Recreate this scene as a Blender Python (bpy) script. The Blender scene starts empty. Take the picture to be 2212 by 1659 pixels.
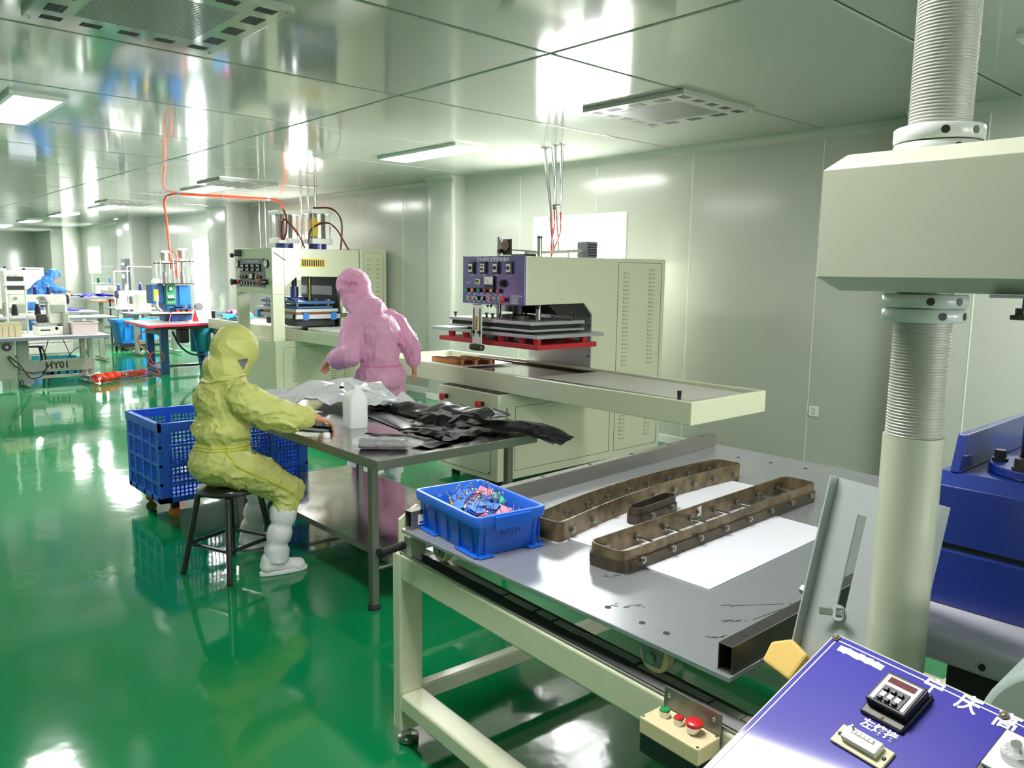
import bpy, bmesh, math, random
from math import sin, cos, pi, radians as R_
from mathutils import Vector as V, Matrix as M, noise, Quaternion
random.seed(7)
SC = bpy.context.scene
COL = SC.collection
# ---------------------------------------------------------------- camera (fitted to the room's vanishing points)
FPX, IW, IH, CZ = 1705.0, 2212.0, 1659.0, 1.6
_p, _r, _a = math.atan2(235, 1705), R_(0.81), R_(42.1)
FWD = V((-cos(_a)*cos(_p), sin(_a)*cos(_p), -sin(_p)))
_r0 = FWD.cross(V((0, 0, 1))).normalized(); _u0 = _r0.cross(FWD)
CR = _r0*cos(_r) + _u0*sin(_r); CU = -_r0*sin(_r) + _u0*cos(_r)
cd = bpy.data.cameras.new('camera'); cam = bpy.data.objects.new('camera', cd); COL.objects.link(cam)
cd.sensor_fit = 'HORIZONTAL'; cd.sensor_width = 36; cd.lens = 36*FPX/IW; cd.clip_start = .05; cd.clip_end = 200
cam.matrix_world = M(((CR.x, CU.x, -FWD.x, 0), (CR.y, CU.y, -FWD.y, 0), (CR.z, CU.z, -FWD.z, CZ), (0, 0, 0, 1)))
SC.camera = cam
SC.view_settings.view_transform = 'Standard'; SC.view_settings.look = 'None'
SC.view_settings.gamma = 1; SC.view_settings.use_curve_mapping = False
# ---------------------------------------------------------------- materials
def lin(c):
    return tuple((x/12.92 if x <= .04045 else ((x+.055)/1.055)**2.4) for x in c)
def rgb(*c):
    return lin([x/255 for x in c])
def mat(name, col, rough=.5, metal=0, spec=.5, coat=0, crough=.05, bump=None, bscale=20, bdet=3, var=0, vscale=6,
        emit=None, estr=0, trans=0, alpha=1, ior=1.5, stretch=None, sheen=0, rvar=0, vdark=None, translucent=0):
    m = bpy.data.materials.new(name); m.use_nodes = True
    nt = m.node_tree; n = nt.nodes; L = nt.links; b = n['Principled BSDF']
    b.inputs['Base Color'].default_value = (*col, 1); b.inputs['Roughness'].default_value = rough
    b.inputs['Metallic'].default_value = metal; b.inputs['Specular IOR Level'].default_value = spec
    b.inputs['Coat Weight'].default_value = coat; b.inputs['Coat Roughness'].default_value = crough
    b.inputs['IOR'].default_value = ior; b.inputs['Transmission Weight'].default_value = trans
    b.inputs['Alpha'].default_value = alpha
    if emit: b.inputs['Emission Color'].default_value = (*emit, 1); b.inputs['Emission Strength'].default_value = estr
    tc = n.new('ShaderNodeTexCoord'); mp = n.new('ShaderNodeMapping'); L.new(tc.outputs['Object'], mp.inputs[0])
    if stretch: mp.inputs['Scale'].default_value = stretch
    def nz(sc, det):
        t = n.new('ShaderNodeTexNoise'); t.inputs['Scale'].default_value = sc; t.inputs['Detail'].default_value = det
        L.new(mp.outputs[0], t.inputs['Vector']); return t
    if var:
        t = nz(vscale, 4); mx = n.new('ShaderNodeMix'); mx.data_type = 'RGBA'
        d = vdark or tuple(max(0, c*(1-var)) for c in col)
        mx.inputs[6].default_value = (*d, 1); mx.inputs[7].default_value = (*[min(1, c*(1+var*.35)) for c in col], 1)
        cr = n.new('ShaderNodeMapRange'); cr.inputs[1].default_value = .3; cr.inputs[2].default_value = .7
        L.new(t.outputs[0], cr.inputs[0]); L.new(cr.outputs[0], mx.inputs[0]); L.new(mx.outputs[2], b.inputs['Base Color'])
    if rvar:
        t = nz(vscale*1.7, 4); cr = n.new('ShaderNodeMapRange'); cr.inputs[1].default_value = .3; cr.inputs[2].default_value = .7
        cr.inputs[3].default_value = max(0, rough-rvar); cr.inputs[4].default_value = rough+rvar
        L.new(t.outputs[0], cr.inputs[0]); L.new(cr.outputs[0], b.inputs['Roughness'])
    if bump:
        t = nz(bscale, bdet); bp = n.new('ShaderNodeBump'); bp.inputs['Strength'].default_value = bump; bp.inputs['Distance'].default_value = .02
        L.new(t.outputs[0], bp.inputs['Height']); L.new(bp.outputs[0], b.inputs['Normal'])
        if coat: L.new(bp.outputs[0], b.inputs['Coat Normal'])
    if translucent:
        tr = n.new('ShaderNodeBsdfTranslucent'); tr.inputs[0].default_value = (*col, 1)
        ms = n.new('ShaderNodeMixShader'); ms.inputs[0].default_value = translucent
        o = n['Material Output']; L.new(b.outputs[0], ms.inputs[1]); L.new(tr.outputs[0], ms.inputs[2]); L.new(ms.outputs[0], o.inputs[0])
    return m
MT = {}
def mm(key, *a, **k):
    MT[key] = mat(key, *a, **k); return MT[key]
mm('wall_paint', rgb(186, 189, 180), .16, spec=.5, bump=.035, bscale=1.3, bdet=1)
mm('seam_dark', rgb(70, 74, 66), .5)
mm('seam_light', rgb(232, 235, 226), .3)
mm('light_diffuser', rgb(255, 255, 255), .5, emit=(1, .985, .95), estr=50)
mm('window_pane', rgb(255, 255, 255), .4, emit=(.98, 1, .985), estr=50)
mm('alu', rgb(196, 198, 194), .32, metal=1, rvar=.1, vscale=9)
mm('white_metal', rgb(226, 229, 224), .3)
mm('vent_hole', rgb(22, 24, 22), .7)
mm('cream_paint', rgb(202, 205, 178), .3, coat=.25, crough=.12, bump=.03, bscale=60)
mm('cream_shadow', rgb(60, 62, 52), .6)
mm('chrome', rgb(200, 202, 204), .12, metal=1)
mm('steel', rgb(150, 150, 147), .34, metal=.9)
mm('dark_steel', rgb(60, 60, 60), .42, metal=.7)
mm('mill_alu', rgb(172, 174, 177), .38, metal=.5)
mm('platform_alu', rgb(168, 171, 177), .22, metal=.6, bump=.01, bscale=60)
mm('stainless', rgb(186, 184, 182), .14, metal=1, rvar=.05, vscale=5, bump=.02, bscale=2.2, bdet=1)
mm('stainless_edge', rgb(128, 128, 122), .38, metal=.85)
mm('tube_steel', rgb(124, 122, 117), .42, metal=.6)
mm('tube_dark', rgb(70, 68, 66), .4, metal=.6)
mm('barrel_steel', rgb(150, 148, 142), .34, metal=.8)
mm('vent_grid', rgb(108, 116, 108), .5)
mm('window_side', rgb(255, 255, 255), .4, emit=(1, .99, .97), estr=15)
mm('bed_sheet', rgb(188, 186, 180), .45, var=.06, vscale=6)
mm('worn_steel', rgb(168, 166, 160), .4, metal=.5)
mm('black_plastic', rgb(24, 24, 26), .35)
mm('black_rubber', rgb(18, 18, 19), .6)
mm('black_paint', rgb(26, 25, 27), .28, coat=.3)
mm('black_film', rgb(14, 13, 15), .5, spec=.16)
mm('grey_film', rgb(50, 50, 55), .3, spec=.5)
mm('white_film', rgb(222, 223, 228), .3, coat=.2, bump=.03, bscale=18, translucent=.15)
mm('clear_bag', rgb(238, 238, 242), .1, alpha=.3, bump=.4, bscale=70, spec=.9)
mm('jug_plastic', rgb(242, 245, 246), .35, translucent=.35)
mm('cap_white', rgb(240, 240, 238), .35)
mm('crate_blue', rgb(30, 94, 212), .38, bump=.03, bscale=40)
mm('tray_blue', rgb(22, 92, 200), .33, coat=.15, bump=.02, bscale=30)
mm('tub_blue', rgb(24, 116, 196), .35)
mm('tub_teal', rgb(26, 128, 140), .3)
mm('panel_blue', rgb(50, 42, 160), .4, coat=.55, crough=.07, spec=.15)
mm('panel_violet', rgb(82, 80, 142), .25, coat=.5, crough=.06, bump=.05, bscale=7, bdet=1)
mm('panel_grey', rgb(120, 120, 134), .35)
mm('machine_blue', rgb(24, 46, 126), .3, coat=.4, bump=.02, bscale=50)
mm('steel_blue', rgb(36, 88, 140), .38)
mm('bright_blue', rgb(30, 110, 190), .35)
mm('green_paint', rgb(44, 132, 88), .4)
mm('red_paint', rgb(176, 38, 44), .35, var=.1)
mm('red_edge', rgb(206, 34, 70), .35)
mm('button_red', rgb(206, 36, 44), .3, coat=.3)
mm('button_green', rgb(28, 150, 78), .3, coat=.3)
mm('button_amber', rgb(236, 158, 34), .3, coat=.3)
mm('knob_black', rgb(16, 16, 22), .3)
mm('print_white', rgb(236, 238, 244), .5)
mm('label_yellow', rgb(232, 196, 60), .5)
mm('label_paper', rgb(225, 226, 222), .6)
mm('ink_black', rgb(18, 18, 20), .5)
mm('gauge_white', rgb(234, 236, 230), .3)
mm('lcd_red', rgb(96, 18, 24), .2, coat=.4)
mm('brass_old', rgb(132, 114, 84), .38, metal=.55, var=.3, vscale=22, rvar=.1, vdark=rgb(88, 76, 56))
mm('brass_dark', rgb(86, 76, 62), .42, metal=.7, var=.35, vscale=20)
mm('copper_die', rgb(150, 96, 56), .3, metal=.85, var=.4, vscale=22)
mm('sheet_white', rgb(226, 228, 238), .28, coat=.3, crough=.12)
mm('hose_orange', rgb(240, 74, 40), .35)
mm('hose_red', rgb(200, 44, 28), .35)
mm('hose_dark', rgb(112, 40, 28), .4)
mm('cable_black', rgb(22, 22, 22), .5)
mm('tape_black', rgb(30, 30, 30), .5)
mm('nylon_wheel', rgb(196, 190, 150), .5)
mm('orange_wheel', rgb(206, 132, 56), .4)
mm('foam_yellow', rgb(222, 188, 108), .9, bump=.06, bscale=150)
mm('cover_grey', rgb(150, 166, 162), .5, bump=.05, bscale=200)
mm('guard_grey', rgb(158, 166, 166), .42, bump=.06, bscale=220)
mm('base_grey', rgb(178, 178, 188), .35, var=.08)
mm('rod_bronze', rgb(112, 104, 70), .25, metal=1, rvar=.1)
mm('column_paint', rgb(186, 189, 170), .3, coat=.3, crough=.15)
mm('thread_metal', rgb(176, 176, 168), .42, metal=.15)
mm('ring_white', rgb(205, 210, 206), .3, coat=.3)
mm('sewing_white', rgb(232, 232, 220), .35, coat=.2)
mm('sewing_grey', rgb(160, 166, 150), .45)
mm('table_grey', rgb(204, 206, 212), .35)
mm('table_edge', rgb(132, 132, 148), .45)
mm('wood_orange', rgb(204, 142, 62), .45, var=.2, vscale=14)
mm('thread_black', rgb(24, 24, 28), .8)
mm('thread_navy', rgb(28, 36, 110), .8)
mm('thread_green', rgb(30, 96, 52), .8)
mm('thread_lblue', rgb(96, 150, 210), .8)
mm('cloth_blue', rgb(40, 40, 190), .6)
mm('cloth_pink', rgb(214, 92, 150), .6)
mm('cloth_cyan', rgb(40, 170, 232), .5)
mm('beige_box', rgb(214, 200, 160), .5)
mm('clear_tub', rgb(236, 222, 220), .3, translucent=.3)
mm('skin', rgb(198, 142, 112), .5, spec=.3, var=.1, vscale=9)
mm('hair', rgb(26, 22, 22), .5)
mm('boot_white', rgb(232, 233, 236), .6, translucent=.1)
mm('sole_white', rgb(228, 230, 232), .4)
mm('patch_grey', rgb(112, 116, 122), .5)
def fabric(key, col, grid=420, tr=.25):
    m = mat(key, col, .42, spec=.35, translucent=tr, var=.1, vscale=7); MT[key] = m
    nt = m.node_tree; n = nt.nodes; L = nt.links; b = n['Principled BSDF']
    tc = n.new('ShaderNodeTexCoord'); w = n.new('ShaderNodeTexWave'); w.inputs['Scale'].default_value = grid/6.2832
    w.bands_direction = 'X'; L.new(tc.outputs['Object'], w.inputs['Vector'])
    w2 = n.new('ShaderNodeTexWave'); w2.inputs['Scale'].default_value = grid/6.2832; w2.bands_direction = 'Z'; L.new(tc.outputs['Object'], w2.inputs['Vector'])
    mxm = n.new('ShaderNodeMath'); mxm.operation = 'MAXIMUM'; L.new(w.outputs['Fac'], mxm.inputs[0]); L.new(w2.outputs['Fac'], mxm.inputs[1])
    ns = n.new('ShaderNodeTexNoise'); ns.inputs['Scale'].default_value = 26; ns.inputs['Detail'].default_value = 5; L.new(tc.outputs['Object'], ns.inputs['Vector'])
    ad = n.new('ShaderNodeMath'); ad.operation = 'MULTIPLY_ADD'; L.new(mxm.outputs[0], ad.inputs[0]); ad.inputs[1].default_value = .06; L.new(ns.outputs[0], ad.inputs[2])
    bp = n.new('ShaderNodeBump'); bp.inputs['Strength'].default_value = .45; bp.inputs['Distance'].default_value = .012
    L.new(ad.outputs[0], bp.inputs['Height']); L.new(bp.outputs[0], b.inputs['Normal'])
fabric('suit_yellow', rgb(222, 226, 138)); fabric('suit_pink', rgb(238, 178, 214)); fabric('suit_blue', rgb(76, 142, 220))
fabric('trim_yellow', rgb(222, 224, 96)); fabric('trim_pink', rgb(240, 150, 205))
# glossy epoxy floor: wavy clear coat over green paint
def floor_mat():
    m = bpy.data.materials.new('floor_epoxy'); m.use_nodes = True; nt = m.node_tree; n = nt.nodes; L = nt.links; b = n['Principled BSDF']
    tc = n.new('ShaderNodeTexCoord')
    ns = n.new('ShaderNodeTexNoise'); ns.inputs['Scale'].default_value = .9; ns.inputs['Detail'].default_value = 5; L.new(tc.outputs['Object'], ns.inputs['Vector'])
    rp = n.new('ShaderNodeValToRGB'); rp.color_ramp.elements[0].position = .3; rp.color_ramp.elements[1].position = .75
    rp.color_ramp.elements[0].color = (*rgb(6, 112, 62), 1); rp.color_ramp.elements[1].color = (*rgb(10, 130, 76), 1)
    L.new(ns.outputs[0], rp.inputs[0]); L.new(rp.outputs[0], b.inputs['Base Color'])
    b.inputs['Roughness'].default_value = .07; b.inputs['IOR'].default_value = 1.55; b.inputs['Specular IOR Level'].default_value = .62
    w1 = n.new('ShaderNodeTexNoise'); w1.inputs['Scale'].default_value = 3.2; w1.inputs['Detail'].default_value = 3.5; L.new(tc.outputs['Object'], w1.inputs['Vector'])
    bp = n.new('ShaderNodeBump'); bp.inputs['Strength'].default_value = .10; bp.inputs['Distance'].default_value = .02
    L.new(w1.outputs[0], bp.inputs['Height']); L.new(bp.outputs[0], b.inputs['Normal'])
    MT['floor_epoxy'] = m
floor_mat()
def ceil_mat():
    m = mat('ceiling_paint', rgb(172, 175, 163), .08, spec=.5, ior=2.1); MT['ceiling_paint'] = m
    nt = m.node_tree; n = nt.nodes; L = nt.links; b = n['Principled BSDF']
    tc = n.new('ShaderNodeTexCoord'); mp = n.new('ShaderNodeMapping'); mp.inputs['Scale'].default_value = (1.1, .5, 1); L.new(tc.outputs['Object'], mp.inputs[0])
    w1 = n.new('ShaderNodeTexNoise'); w1.inputs['Scale'].default_value = 1.3; w1.inputs['Detail'].default_value = 1; L.new(mp.outputs[0], w1.inputs['Vector'])
    bp = n.new('ShaderNodeBump'); bp.inputs['Strength'].default_value = .05; bp.inputs['Distance'].default_value = .04
    L.new(w1.outputs[0], bp.inputs['Height']); L.new(bp.outputs[0], b.inputs['Normal'])
ceil_mat()
# ---------------------------------------------------------------- mesh builder (world coordinates)
WM = {}
_SPH = {}
class MB:
    def __init__(s): s.bm = bmesh.new()
    def _x(s, vs, T):
        if T is not None: bmesh.ops.transform(s.bm, matrix=T, verts=vs)
    def box(s, x0, x1, y0, y1, z0, z1, T=None):
        r = bmesh.ops.create_cube(s.bm, size=1); vs = r['verts']
        for v in vs:
            v.co = V(((x0+x1)/2 + v.co.x*(x1-x0), (y0+y1)/2 + v.co.y*(y1-y0), (z0+z1)/2 + v.co.z*(z1-z0)))
        s._x(vs, T); return s
    def cbox(s, c, size, T=None):
        return s.box(c[0]-size[0]/2, c[0]+size[0]/2, c[1]-size[1]/2, c[1]+size[1]/2, c[2]-size[2]/2, c[2]+size[2]/2, T)
    def cyl(s, p0, p1, r, r2=None, seg=20, T=None):
        p0, p1 = V(p0), V(p1); d = p1-p0
        q = bmesh.ops.create_cone(s.bm, cap_ends=True, segments=seg, radius1=r, radius2=r if r2 is None else r2, depth=d.length)
        vs = q['verts']; Mx = M.Translation((p0+p1)/2) @ d.to_track_quat('Z', 'Y').to_matrix().to_4x4()
        s._x(vs, Mx); s._x(vs, T); return s
    def bar(s, p0, p1, w, h, up=(0, 0, 1), T=None):
        p0, p1 = V(p0), V(p1); d = (p1-p0); L_ = d.length; x = d.normalized(); y = V(up).cross(x)
        if y.length < 1e-5: y = V((1, 0, 0)).cross(x)
        y.normalize(); z = x.cross(y)
        Mx = M.Translation((p0+p1)/2) @ M((x, y, z)).transposed().to_4x4()
        q = bmesh.ops.create_cube(s.bm, size=1); vs = q['verts']
        for v in vs: v.co = V((v.co.x*L_, v.co.y*w, v.co.z*h))
        s._x(vs, Mx); s._x(vs, T); return s
    def sph(s, c, r, sc=(1, 1, 1), seg=20, T=None, rot=None):
        if seg not in _SPH:
            q = bmesh.new(); bmesh.ops.create_uvsphere(q, u_segments=seg, v_segments=max(8, seg*2//3), radius=1)
            q.verts.index_update(); _SPH[seg] = ([v.co.copy() for v in q.verts], [[v.index for v in f.verts] for f in q.faces]); q.free()
        co, fs = _SPH[seg]
        Mx = M.Translation(V(c)) @ (rot.to_4x4() if rot else M.Identity(4)) @ M.Diagonal((*sc, 1)) @ M.Diagonal((r, r, r, 1))
        if T is not None: Mx = T @ Mx
        vs = [s.bm.verts.new(Mx @ p) for p in co]
        for f in fs: s.bm.faces.new([vs[i] for i in f])
        return s
    def tube(s, pts, r, seg=8, closed=False, T=None, smooth=0):
        pts = [V(p) for p in pts]
        if smooth: pts = spline(pts, smooth, closed)
        n = len(pts); rs = r if isinstance(r, (list, tuple)) else [r]*n
        t0 = (pts[1]-pts[0]).normalized(); nrm = t0.orthogonal().normalized(); rings = []
        for i, p in enumerate(pts):
            a = pts[i-1] if (i or closed) else pts[0]; b = pts[(i+1) % n] if (i < n-1 or closed) else pts[-1]
            t = (b-a).normalized(); nrm = (nrm - t*nrm.dot(t));
            nrm = nrm.normalized() if nrm.length > 1e-6 else t.orthogonal().normalized()
            bn = t.cross(nrm)
            rings.append([s.bm.verts.new(p + (nrm*cos(2*pi*k/seg) + bn*sin(2*pi*k/seg))*rs[i % len(rs)]) for k in range(seg)])
        for i in range(n if closed else n-1):
            A, B = rings[i], rings[(i+1) % n]
            for k in range(seg):
                s.bm.faces.new((A[k], A[(k+1) % seg], B[(k+1) % seg], B[k]))
        if not closed:
            s.bm.faces.new(rings[0][::-1]); s.bm.faces.new(rings[-1])
        if T is not None: s._x([v for rg in rings for v in rg], T)
        return s
    def prism(s, poly, d, o=(0, 0, 0), ux=(1, 0, 0), uy=(0, 1, 0), T=None):
        """extrude the 2-D polygon (in the ux,uy plane at o) by vector length d along ux x uy"""
        ux, uy, o = V(ux), V(uy), V(o); nz = ux.cross(uy).normalized()*d
        A = [s.bm.verts.new(o + ux*p[0] + uy*p[1]) for p in poly]; B = [s.bm.verts.new(v.co + nz) for v in A]
        n = len(poly); s.bm.faces.new(A[::-1]); s.bm.faces.new(B)
        for i in range(n): s.bm.faces.new((A[i], A[(i+1) % n], B[(i+1) % n], B[i]))
        s._x(A+B, T); return s
    def quad(s, a, b, c, d):
        s.bm.faces.new([s.bm.verts.new(V(p)) for p in (a, b, c, d)]); return s
    def lathe(s, prof, c=(0, 0, 0), axis=(0, 0, 1), seg=28, T=None, caps=True):
        ax = V(axis).normalized(); Q = ax.to_track_quat('Z', 'Y').to_matrix().to_4x4(); Mx = M.Translation(V(c)) @ Q
        rings = []
        for r, z in prof: rings.append([s.bm.verts.new(Mx @ V((r*cos(2*pi*k/seg), r*sin(2*pi*k/seg), z))) for k in range(seg)])
        for A, B in zip(rings, rings[1:]):
            for k in range(seg): s.bm.faces.new((A[k], A[(k+1) % seg], B[(k+1) % seg], B[k]))
        if caps: s.bm.faces.new(rings[0][::-1]); s.bm.faces.new(rings[-1])
        if T is not None: s._x([v for rg in rings for v in rg], T)
        return s
    def ring(s, poly_out, poly_in, z0, z1, T=None):
        n = len(poly_out); vs = []
        def mk(P, z): q = [s.bm.verts.new(V((p[0], p[1], z))) for p in P]; vs.extend(q); return q
        a, b, c, d = mk(poly_out, z0), mk(poly_in, z0), mk(poly_out, z1), mk(poly_in, z1)
        for i in range(n):
            j = (i+1) % n
            s.bm.faces.new((a[i], a[j], c[j], c[i])); s.bm.faces.new((b[j], b[i], d[i], d[j]))
            s.bm.faces.new((c[i], c[j], d[j], d[i])); s.bm.faces.new((a[j], a[i], b[i], b[j]))
        s._x(vs, T); return s
    def build(s, name, m, parent=None, bevel=0, smooth=False, seg=2, recalc=True):
        if recalc: bmesh.ops.recalc_face_normals(s.bm, faces=s.bm.faces)
        if parent is not None:
            W = WM[parent.name].inverted(); bmesh.ops.transform(s.bm, matrix=W, verts=s.bm.verts)
        me = bpy.data.meshes.new(name); s.bm.to_mesh(me); s.bm.free()
        ob = bpy.data.objects.new(name, me); COL.objects.link(ob)
        me.materials.append(MT[m] if isinstance(m, str) else m)
        if parent is not None: ob.parent = parent; WM[ob.name] = WM[parent.name].copy()
        else: WM[ob.name] = M.Identity(4)
        if bevel:
            bv = ob.modifiers.new('bevel', 'BEVEL'); bv.width = bevel; bv.segments = seg; bv.limit_method = 'ANGLE'; bv.angle_limit = R_(40)
        if smooth:
            for p in me.polygons: p.use_smooth = True
            try: me.set_sharp_from_angle(angle=R_(45))
            except Exception: pass
        return ob
def spline(pts, k=6, closed=False):
    out = []; n = len(pts)
    for i in range(n if closed else n-1):
        p0 = pts[i-1] if (i or closed) else pts[0]*2-pts[1]
        p1, p2 = pts[i], pts[(i+1) % n]
        p3 = pts[(i+2) % n] if (i+2 < n or closed) else pts[-1]*2-pts[-2]
        for j in range(k):
            t = j/k
            out.append(.5*((2*p1)+(p2-p0)*t+(2*p0-5*p1+4*p2-p3)*t*t+(3*p1-p0-3*p2+p3)*t**3))
    if not closed: out.append(pts[-1])
    return out
def tag(o, label, cat, group=None):
    o['label'] = label; o['category'] = cat
    if group: o['group'] = group
    return o
def thing(name, label, cat, loc=(0, 0, 0), rz=0, group=None):
    o = bpy.data.objects.new(name, None); COL.objects.link(o); o.empty_display_size = .1
    o.location = loc; o.rotation_euler = (0, 0, rz)
    WM[o.name] = M.Translation(V(loc)) @ M.Rotation(rz, 4, 'Z')
    return tag(o, label, cat, group)
def struct(o): o['kind'] = 'structure'; return o
KIDS = lambda o: [c for c in bpy.data.objects if c.parent == o]
def copy_tree(o, parent=None, mats=None):
    c = o.copy(); COL.objects.link(c); c.parent = parent
    for ch in KIDS(o): copy_tree(ch, c)
    return c
def place(o, loc, rot=None):
    o.location = loc
    if rot is not None: o.rotation_euler = rot
    return o
def text(body, size, T, name, m, parent, depth=.0006, align='CENTER', spacing=1.0, bold=0):
    cu = bpy.data.curves.new(name, 'FONT'); cu.body = body; cu.size = size; cu.align_x = align; cu.align_y = 'CENTER'; cu.extrude = depth
    cu.space_character = spacing; cu.offset = bold
    cu.resolution_u = 3
    tmp = bpy.data.objects.new(name+'_tmp', cu); COL.objects.link(tmp)
    dg = bpy.context.evaluated_depsgraph_get(); me = bpy.data.meshes.new_from_object(tmp.evaluated_get(dg))
    bpy.data.objects.remove(tmp); bpy.data.curves.remove(cu)
    b = MB(); b.bm.from_mesh(me); bpy.data.meshes.remove(me); bmesh.ops.transform(b.bm, matrix=T, verts=b.bm.verts)
    return b.build(name, m, parent, recalc=False)
def frame(o, ux, uy):
    """matrix whose x,y axes are ux,uy (world) and origin o"""
    ux, uy = V(ux).normalized(), V(uy).normalized(); uz = ux.cross(uy)
    return M.Translation(V(o)) @ M((ux, uy, uz)).transposed().to_4x4()
def rrect(w, h, r, k=5, cx=0, cy=0):
    P = []
    for sx, sy, a0 in ((1, 1, 0), (-1, 1, 90), (-1, -1, 180), (1, -1, 270)):
        for i in range(k+1):
            a = R_(a0 + 90*i/k); P.append((cx+sx*(w/2-r)+r*cos(a), cy+sy*(h/2-r)+r*sin(a)))
    return P
# ================================================================= the room
X0, X1, Y0, YW, ZC = -31.5, 7.5, -2.6, 6.19, 2.78
struct(MB().quad((X0-.3, Y0-.3, 0), (X1+.3, Y0-.3, 0), (X1+.3, YW+.3, 0), (X0-.3, YW+.3, 0)).build('floor', 'floor_epoxy'))
# ceiling: painted steel panels with open joints under a dark backing
b = MB(); xs = [7.6, 6.84, 5.41, 3.98, 2.55, 1.12, -.32, -1.74]
while xs[-1] > X0: xs.append(xs[-1]-1.43)
ys = [Y0-.1, .02, 3.105, YW+.05]
for xa, xb in zip(xs, xs[1:]):
    for ya, yb in zip(ys, ys[1:]): b.box(xb+.005, xa-.005, ya+.005, yb-.005, ZC, ZC+.05)
struct(b.build('ceiling', 'ceiling_paint', bevel=.012, seg=3))
b = MB()
for xa in xs[1:-1]: b.box(xa-.005, xa+.005, Y0, YW, ZC+.006, ZC+.05)
for yb in ys[1:-1]: b.box(X0, X1, yb-.005, yb+.005, ZC+.006, ZC+.05)
struct(b.build('trim_1', 'seam_dark'))
struct(MB().quad((X0-.3, Y0-.3, ZC+.06), (X1+.3, Y0-.3, ZC+.06), (X1+.3, YW+.3, ZC+.06), (X0-.3, YW+.3, ZC+.06)).build('trim_2', 'seam_dark'))
# back wall with window openings
WZ0, WZ1 = 1.50, 2.21
WINS = [(-6.49, -5.21), (-12.5, -11.25), (-16.75, -15.85), (-24.7, -23.5), (-28.75, -27.6)]
LOW = {2: .62}
b = MB(); x = X1+.2
def wpiece(xa, xb, za, zb):
    if xa-xb > .001: b.box(xb, xa, YW, YW+.1, za, zb)
for i, (wa, wb) in enumerate(WINS):
    wpiece(x, wb, 0, ZC); wz = LOW.get(i, WZ0)
    wpiece(wb, wa, 0, wz); wpiece(wb, wa, WZ1, ZC); x = wa
wpiece(x, X0-.1, 0, ZC)
struct(b.build('wall_back', 'wall_paint'))
for i, (wa, wb) in enumerate(WINS):
    wz = LOW.get(i, WZ0)
    o = struct(MB().box(wa, wb, YW+.055, YW+.06, wz, WZ1).build('window_%d' % (i+1), 'window_pane'))
    f = MB(); t = .035
    for q in ((wa-t, wa+.012, wz-t, WZ1+t), (wb-.012, wb+t, wz-t, WZ1+t)): f.box(q[0], q[1], YW-.012, YW+.055, q[2], q[3])
    f.box(wa+.012, wb-.012, YW-.012, YW+.055, WZ1-.012, WZ1+t); f.box(wa+.012, wb-.012, YW-.012, YW+.055, wz-t, wz+.012)
    f.build('window_frame', 'white_metal', o, bevel=.004)
# wall joints
b = MB()
for x in (-1.35, -3.17, -4.42, -5.6, -6.75, -9.1, -10.2, -13.2, -15.3, -17.6, -18.8, -21.9, -23.1, -25.6, -26.9): b.box(x-.003, x+.003, YW-.002, YW+.001, .08, ZC-.07)
struct(b.build('trim_3', 'seam_light'))
struct(MB().box(X0-.1, X0, Y0-.1, YW+.1, 0, ZC).build('wall_left', 'wall_paint'))
b = MB()
RW = [(.0, 2.4), (3.2, 5.6)]
for ya, yb in ((Y0-.1, .0), (2.4, 3.2), (5.6, YW+.1)): b.box(X1, X1+.1, ya, yb, 0, ZC)
for ya, yb in RW: b.box(X1, X1+.1, ya, yb, 0, 1.0).box(X1, X1+.1, ya, yb, 2.3, ZC)
struct(b.build('wall_right', 'wall_paint'))
for i, (ya, yb) in enumerate(RW):
    o = struct(MB().box(X1+.055, X1+.06, ya, yb, 1.0, 2.3).build('window_%d' % (i+6), 'window_side'))
    MB().box(X1-.012, X1+.055, ya-.03, ya+.03, .97, 2.33).box(X1-.012, X1+.055, yb-.03, yb+.03, .97, 2.33).box(X1-.012, X1+.055, ya+.03, yb-.03, 2.27, 2.33).box(X1-.012, X1+.055, ya+.03, yb-.03, .97, 1.03).build('window_frame', 'white_metal', o)
struct(MB().box(X0-.1, X1+.1, Y0-.1, Y0, 0, ZC).build('wall_front', 'wall_paint'))
# pilasters with rounded corner tubes
def pil(n, xa, xb, y, r=.05):
    P = [(xa, YW+.02), (xa, y+r)]
    for i in range(7): a = R_(180+90*i/6); P.append((xa+r+r*cos(a), y+r+r*sin(a)))
    for i in range(7): a = R_(270+90*i/6); P.append((xb-r+r*cos(a), y+r+r*sin(a)))
    P += [(xb, y+r), (xb, YW+.02)]
    o = struct(MB().prism(P, ZC).build('trim_%d' % n, 'wall_paint', smooth=True))
    return o
pil(4, -2.45, -.9, 5.98, .09); pil(5, -8.27, -7.74, 5.98); pil(6, -14.85, -13.95, 5.74); pil(7, -20.5, -19.45, 5.76); pil(8, -26.9, -25.4, 5.72)
b = MB()
for x in (-2.3, -1.92, -1.2): b.box(x-.003, x+.003, 5.976, 5.981, .08, ZC-.07)
struct(b.build('trim_9', 'seam_light'))
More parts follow.
